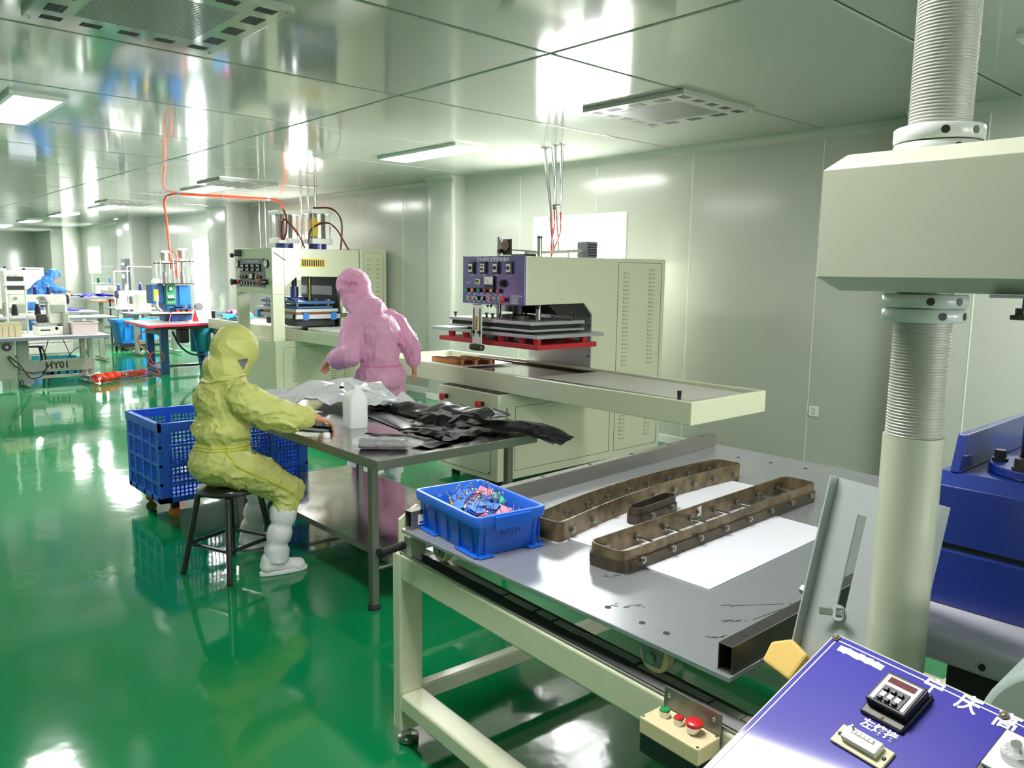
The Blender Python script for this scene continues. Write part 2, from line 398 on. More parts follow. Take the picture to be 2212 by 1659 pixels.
# coving along the back wall and its pilasters, skirting below
def cove(n, segs, r=.065):
    b = MB()
    for xa, xb, y in segs:
        P = [(0, 0)] + [(-r + r*(1-cos(R_(90*i/6)))*0 - 0, 0) for i in range(0)]
        P = [(.01, .01), (.01, -r)] + [(-r*(1-cos(R_(90*i/6))), -r+r*sin(R_(90*i/6))) for i in range(7)] + [(-r, .01)]
        b.prism([(p[0], p[1]) for p in P], xb-xa, (xa, y, ZC), (0, 1, 0), (0, 0, 1))
    return struct(b.build('trim_%d' % n, 'wall_paint', smooth=True))
cove(10, [(-.9, X1, YW), (-2.45, -.9, 5.98), (-7.74, -2.45, YW), (-8.27, -7.74, 5.98), (-13.95, -8.27, YW), (-14.85, -13.95, 5.74), (-19.45, -14.85, YW), (-20.5, -19.45, 5.76), (-25.4, -20.5, YW), (X0, -25.4, YW)])
b = MB()
for xa, xb, y in [(-.9, X1, YW), (-2.45, -.9, 5.98), (-7.74, -2.45, YW), (-8.27, -7.74, 5.98), (-13.95, -8.27, YW), (-14.85, -13.95, 5.74), (-19.45, -14.85, YW), (-20.5, -19.45, 5.76), (X0, -20.5, YW)]:
    b.box(xa, xb, y-.014, y+.01, 0, .08)
struct(b.build('baseboard_back', 'white_metal', bevel=.004))
struct(MB().box(X0-.01, X0+.014, Y0, YW, 0, .08).build('baseboard_left', 'white_metal'))
# ceiling lights
def ceiling_light(xa, xb, ya, yb, label):
    t = thing('ceiling_light', label, 'ceiling light', ((xa+xb)/2, (ya+yb)/2, ZC-.02), group='panel lights on the ceiling')
    f = MB(); w = .035
    f.box(xa, xb, ya, ya+w, ZC-.028, ZC+.001).box(xa, xb, yb-w, yb, ZC-.028, ZC+.001)
    f.box(xa, xa+w, ya+w, yb-w, ZC-.028, ZC+.001).box(xb-w, xb, ya+w, yb-w, ZC-.028, ZC+.001)
    f.build('frame', 'white_metal', t, bevel=.003)
    MB().box(xa+w, xb-w, ya+w, yb-w, ZC-.024, ZC-.012).build('diffuser', 'light_diffuser', t)
    return t
for (xc, yc, lab) in [(-6.98, 1.34, 'bright panel light near the big striped vent, cut off by the picture edge'),
        (-6.46, 4.70, 'long bright panel light on the ceiling above the gap between the two presses'),
        (-11.5, 4.50, 'bright ceiling panel light just in front of the flat vent over the cylinder press'),
        (-16.5, 4.50, 'small bright panel light beside a far vent, deep in the room'),
        (-19.6, 4.45, 'second bright panel light from the far end wall'),
        (-22.9, 4.45, 'bright panel light seen as a sliver near the far end wall'),
        (-26.6, 4.45, 'bright panel light closest to the far end wall'),
        (-.70, 4.62, 'panel light partly seen at the top corner behind the threaded column'),
        (-1.5, .98, 'panel light on the ceiling above the pale head of the threaded column'),
        (-12.6, 1.34, 'panel light on the ceiling above the sewing table'), (-18.2, 1.34, 'panel light on the ceiling over the back sewing tables'), (-28.5, 1.34, 'unseen panel light added on the ceiling to brighten the far end wall'), (4.8, 4.62, 'panel light on the ceiling behind the photographer near the side windows'), (4.4, 1.2, 'panel light on the ceiling behind the photographer, over the aisle')]:  # the aisle light by the far end wall is unseen, added to brighten it
    ceiling_light(xc-.65, xc+.65, yc-.18, yc+.18, lab)
# ceiling vents: perforated plate with louvre groups round a fine grid
def ceiling_vent(xa, xb, ya, yb, label, fine=True):
    t = thing('ceiling_vent', label, 'air vent', ((xa+xb)/2, (ya+yb)/2, ZC-.02), group='square air vents on the ceiling')
    zb = ZC-.03; L_, Wd = xb-xa, yb-ya
    p = MB().box(xa, xb, ya, yb, zb, ZC+.001).build('cover_plate', 'ceiling_paint', t, bevel=.004)
    g = MB(); zc = zb-.0015
    def slots(cx, cy, sx, sy, along):
        for k in range(4):
            o = (k-1.5)*(.5/2)
            if along == 'x': g.box(cx-sx/2, cx+sx/2, cy+o*sy-.1*sy, cy+o*sy+.1*sy, zc, zb+.001)
            else: g.box(cx+o*sx-.1*sx, cx+o*sx+.1*sx, cy-sy/2, cy+sy/2, zc, zb+.001)
    for k in range(5):
        yy = ya+Wd*(.12+.19*k)
        for fx in (.075, .925): slots(xa+L_*fx, yy, .07*L_, .1*Wd, 'y')
    for k in range(3):
        xx = xa+L_*(.26+.24*k)
        for fy in (.1, .9): slots(xx, ya+Wd*fy, .12*L_, .09*Wd, 'x')
    g.build('louvre', 'vent_hole', t)
    h = MB(); n = 26 if fine else 14
    for k in range(n):
        xx = xa+L_*(.2+.6*k/(n-1)); h.box(xx-.0035, xx+.0035, ya+.2*Wd, yb-.2*Wd, zc, zb+.001)
    h.build('grid', 'vent_grid', t)
    s = MB()
    for fx, fy in ((.02, .03), (.98, .03), (.02, .97), (.98, .97)): s.sph((xa+L_*fx, ya+Wd*fy, zb), .008, seg=8)
    s.build('screw', 'chrome', t)
ceiling_vent(-4.37, -3.43, .87, 1.76, 'large square air vent at the top edge of the picture, with a striped grid')
ceiling_vent(-4.0, -3.13, 4.25, 5.06, 'square vent with slotted rim on the ceiling behind the thin steel pipes')
ceiling_vent(-10.98, -10.2, 4.13, 4.93, 'flat vent seen edge on behind the orange hose', False)
ceiling_vent(-15.6, -14.8, 4.05, 4.85, 'small far vent beside a bright panel light', False)
w = bpy.data.worlds.new('world'); SC.world = w; w.use_nodes = True
w.node_tree.nodes['Background'].inputs[0].default_value = (.8, .9, 1, 1); w.node_tree.nodes['Background'].inputs[1].default_value = .05
SC.view_settings.exposure = .4
# ================================================================= shared control-panel bits
def panel_bits(pan, T, pt):
    """helpers placing controls on a panel; T maps panel plane (x right, y up, z out) to the world"""
    def P(x, y, z=0): return T @ V((x, y, z))
    H = {}
    def timer(x, y, w=.052, h=.09, kind='dial'):
        b = MB().box(x-w/2, x+w/2, y-h/2, y+h/2, 0, .02, T); o = b.build('timer', 'black_plastic', pan, bevel=.003)
        MB().box(x-w*.4, x+w*.3, y-h*.33, y+h*.33, .02, .026, T).build('timer_face', 'gauge_white', o)
        if kind == 'dial': MB().cyl((x, y, .026), (x, y, .036), w*.24, seg=16, T=T).build('dial', 'knob_black', o)
        else:
            MB().box(x-w*.3, x+w*.22, y+h*.1, y+h*.24, .026, .028, T).build('display', 'lcd_red', o)
            MB().box(x-w*.3, x+w*.22, y-h*.22, y-h*.02, .026, .029, T).build('keypad', 'black_plastic', o)
    def lamp(x, y, m, r=.016, name='push_button', d=.02):
        o = MB().cyl((x, y, 0), (x, y, d), r, seg=18, T=T).build(name, 'knob_black', pan, bevel=.002)
        MB().cyl((x, y, d), (x, y, d+.012), r*.85, seg=18, T=T).build('cap', m, o, bevel=.002)
    def ring(x, y, m, r=.016):
        o = MB().cyl((x, y, 0), (x, y, .022), r, seg=18, T=T).build('push_button', 'gauge_white', pan)
        MB().cyl((x, y, .022), (x, y, .026), r*.72, seg=18, T=T).build('cap', m, o)
    def sw(x, y, ang, r=.017):
        o = MB().cyl((x, y, 0), (x, y, .018), r, seg=18, T=T).build('selector_switch', 'knob_black', pan)
        R = T @ M.Translation(V((x, y, .018))) @ M.Rotation(ang, 4, 'Z')
        MB().box(-.003, .003, -r, r, 0, .01, R).build('pointer', 'gauge_white', o)
    def estop(x, y, r=.026):
        o = MB().cyl((x, y, 0), (x, y, .03), r*.6, seg=16, T=T).build('emergency_stop', 'knob_black', pan)
        MB().lathe([(r*.7, 0), (r, .004), (r, .014), (r*.7, .02)], T @ V((x, y, .03)), (T.to_3x3() @ V((0, 0, 1)))).build('mushroom_cap', 'button_red', o, smooth=True)
    def caption(x, y, w=.04, h=.009):
        b = MB(); n = max(2, int(w/.011)); s = w/n
        for k in range(n):
            for q in (-.25, .05, .35): b.box(x-w/2+k*s+s*.1, x-w/2+k*s+s*.8, y+q*h-.0009, y+q*h+.0009, 0, .0008, T)
            b.box(x-w/2+k*s+s*.4, x-w/2+k*s+s*.5, y-h/2, y+h/2, 0, .0008, T)
        return b
    return timer, lamp, ring, sw, estop, caption, P
def louvres(face_x, ys, z0, z1, n, w=.07):
    b = MB()
    for yc in ys:
        for k in range(n):
            z = z0+(z1-z0)*k/(n-1); yy = yc
            b.prism([(0, 0), (.014, -.004), (.014, -.009), (0, -.022)], w, (face_x, yy-w/2, z+.011), (1, 0, 0), (0, 0, 1), T=M.Translation((0, w, 0)))
    return b
def door_outline(x, y0, y1, z0, z1, t=.003):
    b = MB(); e = .0025
    b.box(x, x+e, y0, y1, z0, z0+t).box(x, x+e, y0, y1, z1-t, z1).box(x, x+e, y0, y0+t, z0, z1).box(x, x+e, y1-t, y1, z0, z1)
    return b
def outline_y(y, x0, x1, z0, z1, t=.003):
    b = MB(); e = .0025
    b.box(x0, x1, y-e, y, z0, z0+t).box(x0, x1, y-e, y, z1-t, z1).box(x0, x0+t, y-e, y, z0, z1).box(x1-t, x1, y-e, y, z0, z1)
    return b
# ================================================================= press with the red platen
PA, PB = -5.07, -4.33
t = thing('heat_press', 'cream C-shaped heat press with a violet control panel and a red lower platen', 'press machine', (-4.7, 4.7, 0))
prof = [(3.78, .06), (5.72, .06), (5.72, 1.755), (4.04, 1.742), (4.04, 1.376), (4.68, 1.385), (4.78, 1.29), (4.78, .722), (3.78, .722)]
body = MB().prism(prof, PB-PA, (PA, 0, 0), (0, 1, 0), (0, 0, 1)).build('body', 'cream_paint', t, bevel=.006)
MB().box(PA+.004, PB-.004, 4.772, 4.782, .725, 1.285).build('throat_plate', 'mill_alu', t)
b = MB()
for z in (1.2, 1.05, .95, .8): b.cyl((PB-.03, 4.774, z), (PB-.03, 4.766, z), .008, seg=10)
b.build('throat_bolt', 'dark_steel', t)
MB().prism([(4.3, 1.372), (4.68, 1.382), (4.78, 1.288), (4.78, 1.27), (4.4, 1.3)], .7, (PA+.02, 0, 0), (0, 1, 0), (0, 0, 1)).build('head_underplate', 'dark_steel', t)
for (y0, y1, z0, z1) in ((3.95, 5.03, .125, .62), (5.09, 5.67, .12, .70)): door_outline(PB, y0, y1, z0, z1).build('side_panel_joint', 'seam_dark', body)
door_outline(PB, 5.085, 5.668, .72, 1.72).build('louvre_door', 'seam_dark', t, bevel=0)
for yc, z0, z1, n in ((5.19, .86, 1.63, 23), (5.53, .86, 1.66, 24)): louvres(PB, [yc], z0, z1, n).build('louvre', 'cream_paint', t)
for yc in (5.19, 5.53): louvres(PB, [yc], .22, .52, 10).build('louvre', 'cream_paint', t)
MB().box(PB-.001, PB+.003, 3.86, 3.868, .13, .62).build('slot', 'seam_dark', t)
outline_y(3.78, -5.02, -4.41, .10, .46).build('front_door_joint', 'seam_dark', t)
for x, z in ((-5.0, .12), (-4.43, .12)): MB().cyl((x, 3.781, z), (x, 3.774, z), .006, seg=8).build('screw', 'dark_steel', t)
for x, z in ((-4.955, .642), (-4.51, .635)):
    o = MB().cyl((x, 3.78, z), (x, 3.735, z), .02, seg=16).build('emergency_stop', 'knob_black', t)
    MB().lathe([(.018, 0), (.03, .004), (.03, .016), (.02, .022)], (x, 3.74, z), (0, -1, 0)).build('mushroom_cap', 'button_red', o, smooth=True)
MB().box(PA+.01, PB-.01, 3.8, 4.7, .7225, .727).build('gap_shade_strip', 'cream_shadow', t)  # thin dark strip, shade of the gap under the bed put in as colour
for x in (PA+.08, PB-.08):
    for y in (3.9, 5.6): MB().cyl((x, y, 0), (x, y, .06), .035, seg=14).build('foot', 'dark_steel', t)
# control panel on the head
pan = MB().box(PA, PB-.004, 4.028, 4.04, 1.373, 1.745).build('control_panel', 'panel_violet', t, bevel=.002)
T = frame((PA, 4.028, 1.373), (1, 0, 0), (0, 0, 1))
timer, lamp, ring, sw, estop, caption, P = panel_bits(pan, T, None)
W_, H_ = .736, .372
def pc(u, v): return (u*W_, (1-v)*H_)
for i, u in enumerate((.17, .37, .575, .785)): timer(*pc(u, .245), .06, .095, 'digital' if i == 1 else 'dial')
cap = MB()
def addcap(u, v, w=.05): 
    c = caption(*pc(u, v), w); me = bpy.data.meshes.new('x'); c.bm.to_mesh(me); cap.bm.from_mesh(me); c.bm.free(); bpy.data.meshes.remove(me)
for u in (.17, .37, .575, .785): addcap(u, .395)
x, y = pc(.47, .56); o = MB().box(x-.055, x+.055, y-.055, y+.055, 0, .02, T).build('meter', 'black_plastic', pan, bevel=.003)
MB().box(x-.05, x+.05, y-.01, y+.05, .02, .023, T).build('meter_scale', 'gauge_white', o); MB().bar(P(x, y-.005, .0245), P(x-.02, y+.03, .0245), .002, .001, (0, -1, 0)).build('needle', 'ink_black', o)
x, y = pc(.27, .53); o = MB().box(x-.032, x+.032, y-.02, y+.02, 0, .012, T).build('counter', 'beige_box', pan, bevel=.002); MB().box(x-.02, x+.012, y-.008, y+.01, .012, .015, T).build('display', 'black_plastic', o)
x, y = pc(.68, .56); o = MB().cyl((x, y, 0), (x, y, .02), .032, seg=20, T=T).build('fuse_holder', 'knob_black', pan); MB().cyl((x, y, .02), (x, y, .045), .018, seg=16, T=T).build('fuse_cap', 'black_plastic', o)
addcap(.27, .61, .03); addcap(.68, .645, .025); addcap(.1, .555, .035)
for u, m in zip((.105, .205, .31, .415, .52, .63), ('green', 'amber', 'green', 'red', 'amber', 'red')): lamp(*pc(u, .715), 'button_'+m, .017); addcap(u+.012, .785, .03); 
for u, m in zip((.1, .185, .45, .54, .63), ('green', 'red', 'red', 'red', 'green')): ring(*pc(u, .885), 'button_'+m); addcap(u+.012, .955, .034)
sw(*pc(.275, .885), .6); sw(*pc(.365, .885), -.6); estop(*pc(.715, .89)); addcap(.28, .955, .034); addcap(.37, .955, .034)
for u in (.11, .2, .26, .31, .36, .41, .46, .56, .64): addcap(u, .82, .022)
for v, w in ((.81, .14), (.85, .1), (.885, .09), (.92, .09), (.955, .1)): addcap(.78+w/2/W_, v, w)
cap.build('caption', 'print_white', pan, recalc=False)
text('宁庆高周波塑胶熔接机', .037, T @ M.Translation((.37, H_*.925, .0005)), 'title', 'print_white', pan, spacing=1.1)
for u in (.02, .33, .65, .98): MB().cyl((u*W_, .365, 0), (u*W_, .365, .004), .006, seg=8, T=T).build('screw', 'black_plastic', pan)
# guide posts, ram, platens
for x in (-4.9, -4.43):
    MB().cyl((x, 4.27, 1.256), (x, 4.27, 1.905), .021, seg=18).build('guide_post', 'steel', t, smooth=True)
MB().cyl((-4.43, 4.27, 1.885), (-4.43, 4.27, 1.893), .0225, seg=18).build('post_band', 'black_rubber', t)
ram = MB().cyl((-4.7, 4.3, 1.262), (-4.7, 4.3, 1.38), .045, seg=8).build('ram', 'dark_steel', t, bevel=.004)
MB().lathe([(.07, 0), (.14, 0), (.14, .026), (.11, .03), (.05, .034)], (-4.7, 4.3, 1.258)).build('ram_flange', 'dark_steel', t, smooth=True)
MB().box(-5.22, -4.227, 4.0, 4.58, 1.232, 1.258).build('upper_platen', 'mill_alu', t, bevel=.003)
MB().box(-5.20, -4.25, 4.02, 4.56, 1.2, 1.232).build('heating_block', 'vent_hole', t)
MB().box(-5.22, -4.227, 4.0, 4.58, 1.183, 1.2).build('middle_platen', 'mill_alu', t, bevel=.003)
MB().box(-5.455, -4.155, 4.0, 4.73, 1.136, 1.163).build('wide_platen', 'mill_alu', t, bevel=.003)
MB().box(-5.1, -4.3, 4.1, 4.6, 1.163, 1.183).build('spacer', 'dark_steel', t)
red = MB().box(-5.35, -4.15, 4.0, 4.64, 1.055, 1.092).build('red_platen', 'red_paint', t, bevel=.002)
for x in (-5.25, -5.06, -4.86, -4.62, -4.38, -4.22):
    for y in (4.06, 4.56): MB().cyl((x, y, 1.09), (x, y, 1.137), .026, .034, seg=14).build('insulator', 'red_paint', red)
for x in (-5.17, -5.14): MB().cyl((x, 4.03, 1.2), (x, 4.03, 1.235), .008, seg=10).build('spacer_rod', 'black_plastic', t)
for i, (x, y) in enumerate([(-5.18, 4.04), (-4.78, 4.1), (-4.62, 4.16), (-4.56, 4.1), (-4.34, 4.06), (-4.3, 4.3), (-4.28, 4.52), (-4.9, 4.14), (-4.82, 4.5)]):
    o = MB().cyl((x, y, 1.256), (x, y, 1.285), .009, seg=10).build('clamp_bolt', 'dark_steel', t)
    MB().cyl((x, y, 1.285), (x, y, 1.297), .017, seg=12).build('bolt_knob', 'black_plastic', o, bevel=.002)
b = MB()
for x, y in ((-4.86, 4.06), (-4.46, 4.05), (-4.3, 4.16), (-4.25, 4.42)): b.box(x-.018, x+.018, y-.012, y+.012, 1.256, 1.266)
b.build('clamp_lug', 'black_plastic', t)
for x in (-4.84, -4.8, -4.38, -4.36): MB().cyl((x, 4.1 if x < -4.5 else 4.2, 1.376), (x, 4.1 if x < -4.5 else 4.2, 1.345), .012, .008, seg=10).build('limit_screw', 'black_plastic', t)
# slotted hanging stop with a worn handle
st = MB().box(-4.835, -4.725, 3.94, 3.946, 1.055, 1.375).build('hanging_stop', 'white_metal', t)
for x in (-4.817, -4.743): MB().box(x-.005, x+.005, 3.936, 3.9395, 1.12, 1.34).build('slot', 'seam_dark', st)
MB().box(-4.8, -4.77, 3.937, 3.9395, 1.17, 1.28).build('warning_label', 'label_yellow', st)
b = MB()
for k in range(8): b.box(-4.792, -4.778, 3.9355, 3.938, 1.178+.0125*k, 1.186+.0125*k)
b.build('caption', 'ink_black', st)
for x in (-4.817, -4.743):
    for z in (1.155,): MB().cyl((x, 3.945, z), (x, 3.92, z), .012, seg=8).build('wing_nut', 'black_plastic', st)
MB().box(-4.83, -4.73, 3.94, 4.04, 1.368, 1.374).build('stop_bracket', 'white_metal', t)
MB().lathe([(.012, -.075), (.024, -.068), (.028, -.03), (.026, .03), (.024, .068), (.012, .075)], (-4.78, 3.94, 1.035), (1, 0, 0)).build('handle', 'brass_dark', t, smooth=True)
# things on top of the head
m_ = MB().box(-4.84, -4.75, 4.25, 4.27, 1.76, 1.885).build('wheel_plate', 'dark_steel', t)
MB().cyl((-4.8, 4.249, 1.835), (-4.8, 4.235, 1.835), .044, seg=24).build('brass_disc', 'brass_old', m_, smooth=True)
MB().cyl((-4.83, 4.24, 1.79), (-4.83, 4.20, 1.79), .018, seg=12).build('knob', 'black_plastic', m_)
MB().box(-4.86, -4.73, 4.24, 4.3, 1.743, 1.762).build('wheel_base', 'white_metal', t)
MB().bar((-4.74, 4.26, 1.80), (-4.5, 4.3, 1.785), .012, .008).bar((-4.75, 4.27, 1.755), (-4.52, 4.3, 1.755), .05, .02).build('linkage', 'dark_steel', t)
MB().cyl((-4.62, 4.3, 1.775), (-4.7, 5.03, 1.815), .014, seg=12).build('spindle', 'column_paint', t)
mt = MB().cbox((-4.7, 5.1, 1.825), (.12, .14, .14)).build('motor', 'patch_grey', t, bevel=.012)
b = MB()
for k in range(5): b.box(-4.64, -4.632, 5.04, 5.16, 1.775+.022*k, 1.783+.022*k)
b.build('cooling_fin', 'vent_hole', mt)
MB().cyl((-4.68, 4.85, 1.74), (-4.68, 4.85, 1.80), .012, seg=10).build('stub_pipe', 'white_metal', t)
# sliding bed of this press
t = thing('sliding_bed', 'long cream tray bed reaching out from under the red platen', 'press bed', (-4.8, 4.285, .727))
BZ0, BZ1 = .728, .871
MB().ring([(-6.1, 3.87), (-2.70, 3.87), (-2.70, 4.70), (-6.1, 4.70)], [(-6.07, 3.905), (-2.735, 3.905), (-2.735, 4.665), (-6.07, 4.665)], BZ0, BZ1).build('rim', 'cream_paint', t, bevel=.006)
MB().box(-6.075, -2.73, 3.90, 4.67, BZ0+.01, BZ0+.10).build('bed_plate', 'mill_alu', t)
MB().box(-5.45, -4.12, 3.95, 4.60, BZ0+.10, BZ0+.112).build('dark_work_plate', 'stainless', t, bevel=.002)
MB().box(-5.6, -4.05, 4.61, 4.66, BZ0+.10, BZ0+.125).box(-5.62, -5.55, 3.95, 4.62, BZ0+.10, BZ0+.118).build('edge_strip', 'black_rubber', t)
MB().cyl((-2.83, 3.925, BZ1-.003), (-2.83, 3.925, BZ1+.05), .011, .014, seg=12).build('stop_pin', 'black_plastic', t)
MB().prism([(-4.17, 4.03), (-2.80, 3.985), (-2.79, 4.54), (-4.10, 4.64)], .006, (0, 0, BZ0+.126)).build('loose_sheet', 'bed_sheet', t)
tag(MB().prism([(-5.62, 3.99), (-5.0, 3.97), (-4.98, 4.5), (-5.56, 4.58)], .003, (0, 0, BZ0+.1255)).build('paper_sheet', 'sheet_white'), 'white sheet under the copper dies on the press bed, behind the pink suit', 'sheet')
# little copper dies lying on the bed behind the worker's arm
for i, (x0, y0, dx, lab) in enumerate([(-5.52, 4.02, .02, 'copper coloured bar die on the press bed, closest to the pink sleeve'), (-5.47, 4.13, .03, 'middle copper coloured bar die on the press bed'), (-5.42, 4.25, .03, 'copper coloured bar die on the press bed, closest to the back rail')]):
    o = thing('bar_die', lab, 'die', (x0+.2, y0, BZ0+.129), group='copper dies on the press bed')
    z = BZ0+.1292
    MB().ring(rrect(.42, .075, .03, 4, x0+.22, y0+.04), rrect(.40, .055, .022, 4, x0+.22, y0+.04), z, z+.04).build('frame', 'copper_die', o)
    for k in range(4): MB().cyl((x0+.06+.1*k, y0, z+.022), (x0+.06+.1*k, y0+.08, z+.022), .003, seg=6).build('cross_rod', 'chrome', o)
# ================================================================= press with the blue platens (further away)
QA, QB = -10.53, -9.42
t = thing('heat_press', 'cream gantry press with a grey control panel, blue platens and two tall cylinders', 'press machine', (-10, 5.2, 0))
MB().box(QA, QB, 4.46, 5.69, .05, .72).build('base', 'cream_paint', t, bevel=.005)
MB().box(QA, QB, 4.44, 4.6, 1.32, 1.9).build('control_head', 'cream_paint', t, bevel=.005)
hd = MB().box(QA, QB, 4.601, 5.69, 1.545, 1.9).prism([(4.6, 1.40), (4.6, 1.546), (4.78, 1.546)], QB-QA, (QA, 0, 0), (0, 1, 0), (0, 0, 1)).build('head', 'cream_paint', t, bevel=.004)
MB().box(QA, QB, 5.40, 5.69, .721, 1.545).build('back_column', 'cream_paint', t)
MB().box(QA+.03, QB-.03, 5.385, 5.399, .73, 1.54).build('back_plate', 'dark_steel', t)
MB().box(QA+.06, QB-.2, 5.36, 5.384, 1.3, 1.42).build('silver_plate', 'mill_alu', t)
for x0 in (QA, QB-.07): MB().box(x0, x0+.07, 4.44, 4.595, .722, 1.319).build('post', 'cream_paint', t, bevel=.003)
cab = MB().box(QA, QB+.005, 5.70, 6.12, .03, 1.935).build('rear_cabinet', 'cream_paint', t, bevel=.005)
door_outline(QB+.005, 5.76, 6.07, .35, 1.87).build('door_joint', 'seam_dark', cab)
for yc in (5.84, 5.98): louvres(QB+.006, [yc], .5, 1.78, 22, .06).build('louvre', 'cream_paint', t)
door_outline(QB, 4.56, 5.45, .1, .64).build('side_panel_joint', 'seam_dark', t)
for yc in (4.72, 5.28): louvres(QB, [yc], .2, .56, 12).build('louvre', 'cream_paint', t)
for x in (QA+.1, QB-.1):
    for y in (4.56, 5.6): MB().cyl((x, y, 0), (x, y, .05), .04, seg=12).build('foot', 'dark_steel', t)
b = MB(); b.bar((QB+.003, 4.47, 1.84), (QB+.003, 4.62, 1.745), .008, .016, (1, 0, 0)); b.build('pen_mark', 'ink_black', t)
b = MB().box(QB, QB+.003, 4.83, 5.18, 1.665, 1.775); b.build('warning_label', 'label_yellow', t)
b = MB()
for k in range(10): b.box(QB+.003, QB+.004, 4.85+.032*k, 4.87+.032*k, 1.68, 1.76)
b.build('caption', 'ink_black', t)
pan = MB().box(-10.36, -9.62, 4.43, 4.44, 1.405, 1.765).build('control_panel', 'panel_grey', t)
T = frame((-10.36, 4.43, 1.405), (1, 0, 0), (0, 0, 1)); timer, lamp, ring, sw, estop, caption, P = panel_bits(pan, T, None)
for x in (.12, .28, .44, .60): timer(x, .245, .075, .1)
for x, m in ((.05, 'green'), (.12, 'green'), (.2, 'red'), (.55, 'amber'), (.64, 'red')): lamp(x, .125, 'button_'+m, .022)
o = MB().box(.31, .43, .09, .18, 0, .02, T).build('meter', 'black_plastic', pan); MB().box(.325, .415, .105, .165, .02, .024, T).build('meter_scale', 'gauge_white', o)
for x in (.08, .16, .25, .34, .43): sw(x, .045, .5, .022)
estop(.02, .06, .03); estop(.63, .05, .03); lamp(.52, .05, 'button_red', .018)
caption(.36, .325, .42, .022).build('caption', 'print_white', pan, recalc=False)
for x, y in ((.01, .35), (.73, .35), (.01, .01), (.73, .01), (.37, .352)): MB().cyl((x, y, 0), (x, y, .006), .01, seg=8, T=T).build('screw', 'black_plastic', pan)
for x, z in ((-10.43, 1.70), (-9.55, 1.70)):
    o = MB().cyl((x, 4.44, z), (x, 4.415, z), .052, seg=24).build('pressure_gauge', 'black_plastic', t); MB().cyl((x, 4.415, z), (x, 4.412, z), .046, seg=24).build('gauge_face', 'gauge_white', o)
    MB().bar((x, 4.4105, z), (x+.02, 4.4105, z+.028), .004, .002, (0, 1, 0)).build('needle', 'ink_black', o)
for x, z in ((-10.45, 1.46), (-9.56, 1.47)): MB().cyl((x, 4.44, z), (x, 4.36, z), .035, seg=14).cyl((x, 4.36, z), (x, 4.34, z), .045, seg=14).build('hand_knob', 'black_plastic', t, bevel=.006)
MB().box(-10.42, -10.32, 4.38, 4.44, 1.8, 1.89).cyl((-10.42, 4.37, 1.81), (-10.42, 4.33, 1.81), .03, seg=12).build('air_regulator', 'dark_steel', t, bevel=.006)
# cylinders on the roof
for i, (x, y, zt, lab) in enumerate(((-10.0, 4.9, 2.40, False), (-9.75, 5.25, 2.42, True))):
    c = MB().cyl((x, y, 2.02), (x, y, zt-.05), .11, seg=28).build('cylinder_barrel', 'barrel_steel', t, smooth=True)
    MB().cbox((x, y, zt-.025), (.3, .3, .05)).cbox((x, y, 2.01), (.3, .3, .07)).build('end_cap', 'white_metal', c, bevel=.006)
    for sx in (-.125, .125):
        for sy in (-.125, .125): MB().cyl((x+sx, y+sy, 1.99), (x+sx, y+sy, zt), .01, seg=8).build('tie_rod', 'steel', c)
    MB().cyl((x, y, 1.9), (x, y, 1.98), .12, seg=24).build('mount', 'machine_blue', t, smooth=True)
    if lab: MB().prism([(-.06, -.13), (.06, -.13), (.07, .06), (.0, .15), (-.06, .05)], .004, (x+.09, y-.1, 2.2), (.7, .7, 0), (0, 0, 1)).build('tag', 'label_yellow', c)
for pts in ([(-9.95, 4.85, 2.41), (-9.8, 4.8, 2.40), (-9.72, 4.8, 2.28), (-9.74, 4.8, 2.12), (-9.82, 4.8, 2.02)], [(-9.82, 4.78, 2.02), (-9.76, 4.75, 2.2), (-9.68, 4.76, 2.27), (-9.62, 4.9, 2.1), (-9.62, 5.0, 1.91)],
            [(-9.75, 5.2, 2.45), (-9.55, 5.35, 2.44), (-9.42, 5.42, 2.3), (-9.4, 5.42, 2.1), (-9.4, 5.4, 1.9)], [(-9.7, 5.1, 1.95), (-9.68, 5.12, 2.15), (-9.56, 5.25, 2.25), (-9.44, 5.35, 2.18), (-9.36, 5.5, 1.9)]):
    MB().tube(pts, .013, 8, smooth=6).build('air_hose', 'hose_dark', t, smooth=True)
# ram, guide posts and platens
for x, m in ((-10.15, 'steel'), (-9.72, 'rod_bronze')): MB().cyl((x, 5.1, 1.23), (x, 5.1, 1.55), .03, seg=16).build('guide_post', m, t, smooth=True)
MB().cyl((-9.95, 5.0, 1.27), (-9.95, 5.0, 1.41), .055, seg=16).build('ram', 'machine_blue', t, smooth=True)
MB().cyl((-9.95, 5.0, 1.41), (-9.95, 5.0, 1.55), .035, seg=12).build('ram_rod', 'dark_steel', t)
MB().cbox((-9.95, 5.0, 1.25), (.34, .26, .045)).build('ram_foot', 'machine_blue', t, bevel=.01)
MB().box(-10.44, -9.4, 4.75, 5.3, 1.193, 1.228).build('upper_frame', 'steel_blue', t, bevel=.004)
MB().box(-10.42, -9.42, 4.77, 5.28, 1.134, 1.16).build('lower_frame', 'steel_blue', t, bevel=.004)
for x in (-10.38, -10.3, -9.95, -9.8, -9.5, -9.46):
    for y in (4.8, 5.24): MB().cyl((x, y, 1.155), (x, y, 1.25), .01, seg=8).cyl((x, y, 1.235), (x, y, 1.25), .022, seg=10).build('bolt', 'steel', t)
MB().box(-10.62, -9.36, 4.72, 5.33, 1.09, 1.13).build('heating_plate', 'mill_alu', t, bevel=.003)
MB().box(-10.4, -9.38, 4.74, 5.28, 1.066, 1.09).build('copper_plate', 'copper_die', t)
MB().box(-10.48, -9.38, 4.72, 4.79, 1.0, 1.06).box(-9.45, -9.36, 4.72, 5.36, 1.0, 1.06).build('clamp_bar', 'mill_alu', t, bevel=.003)
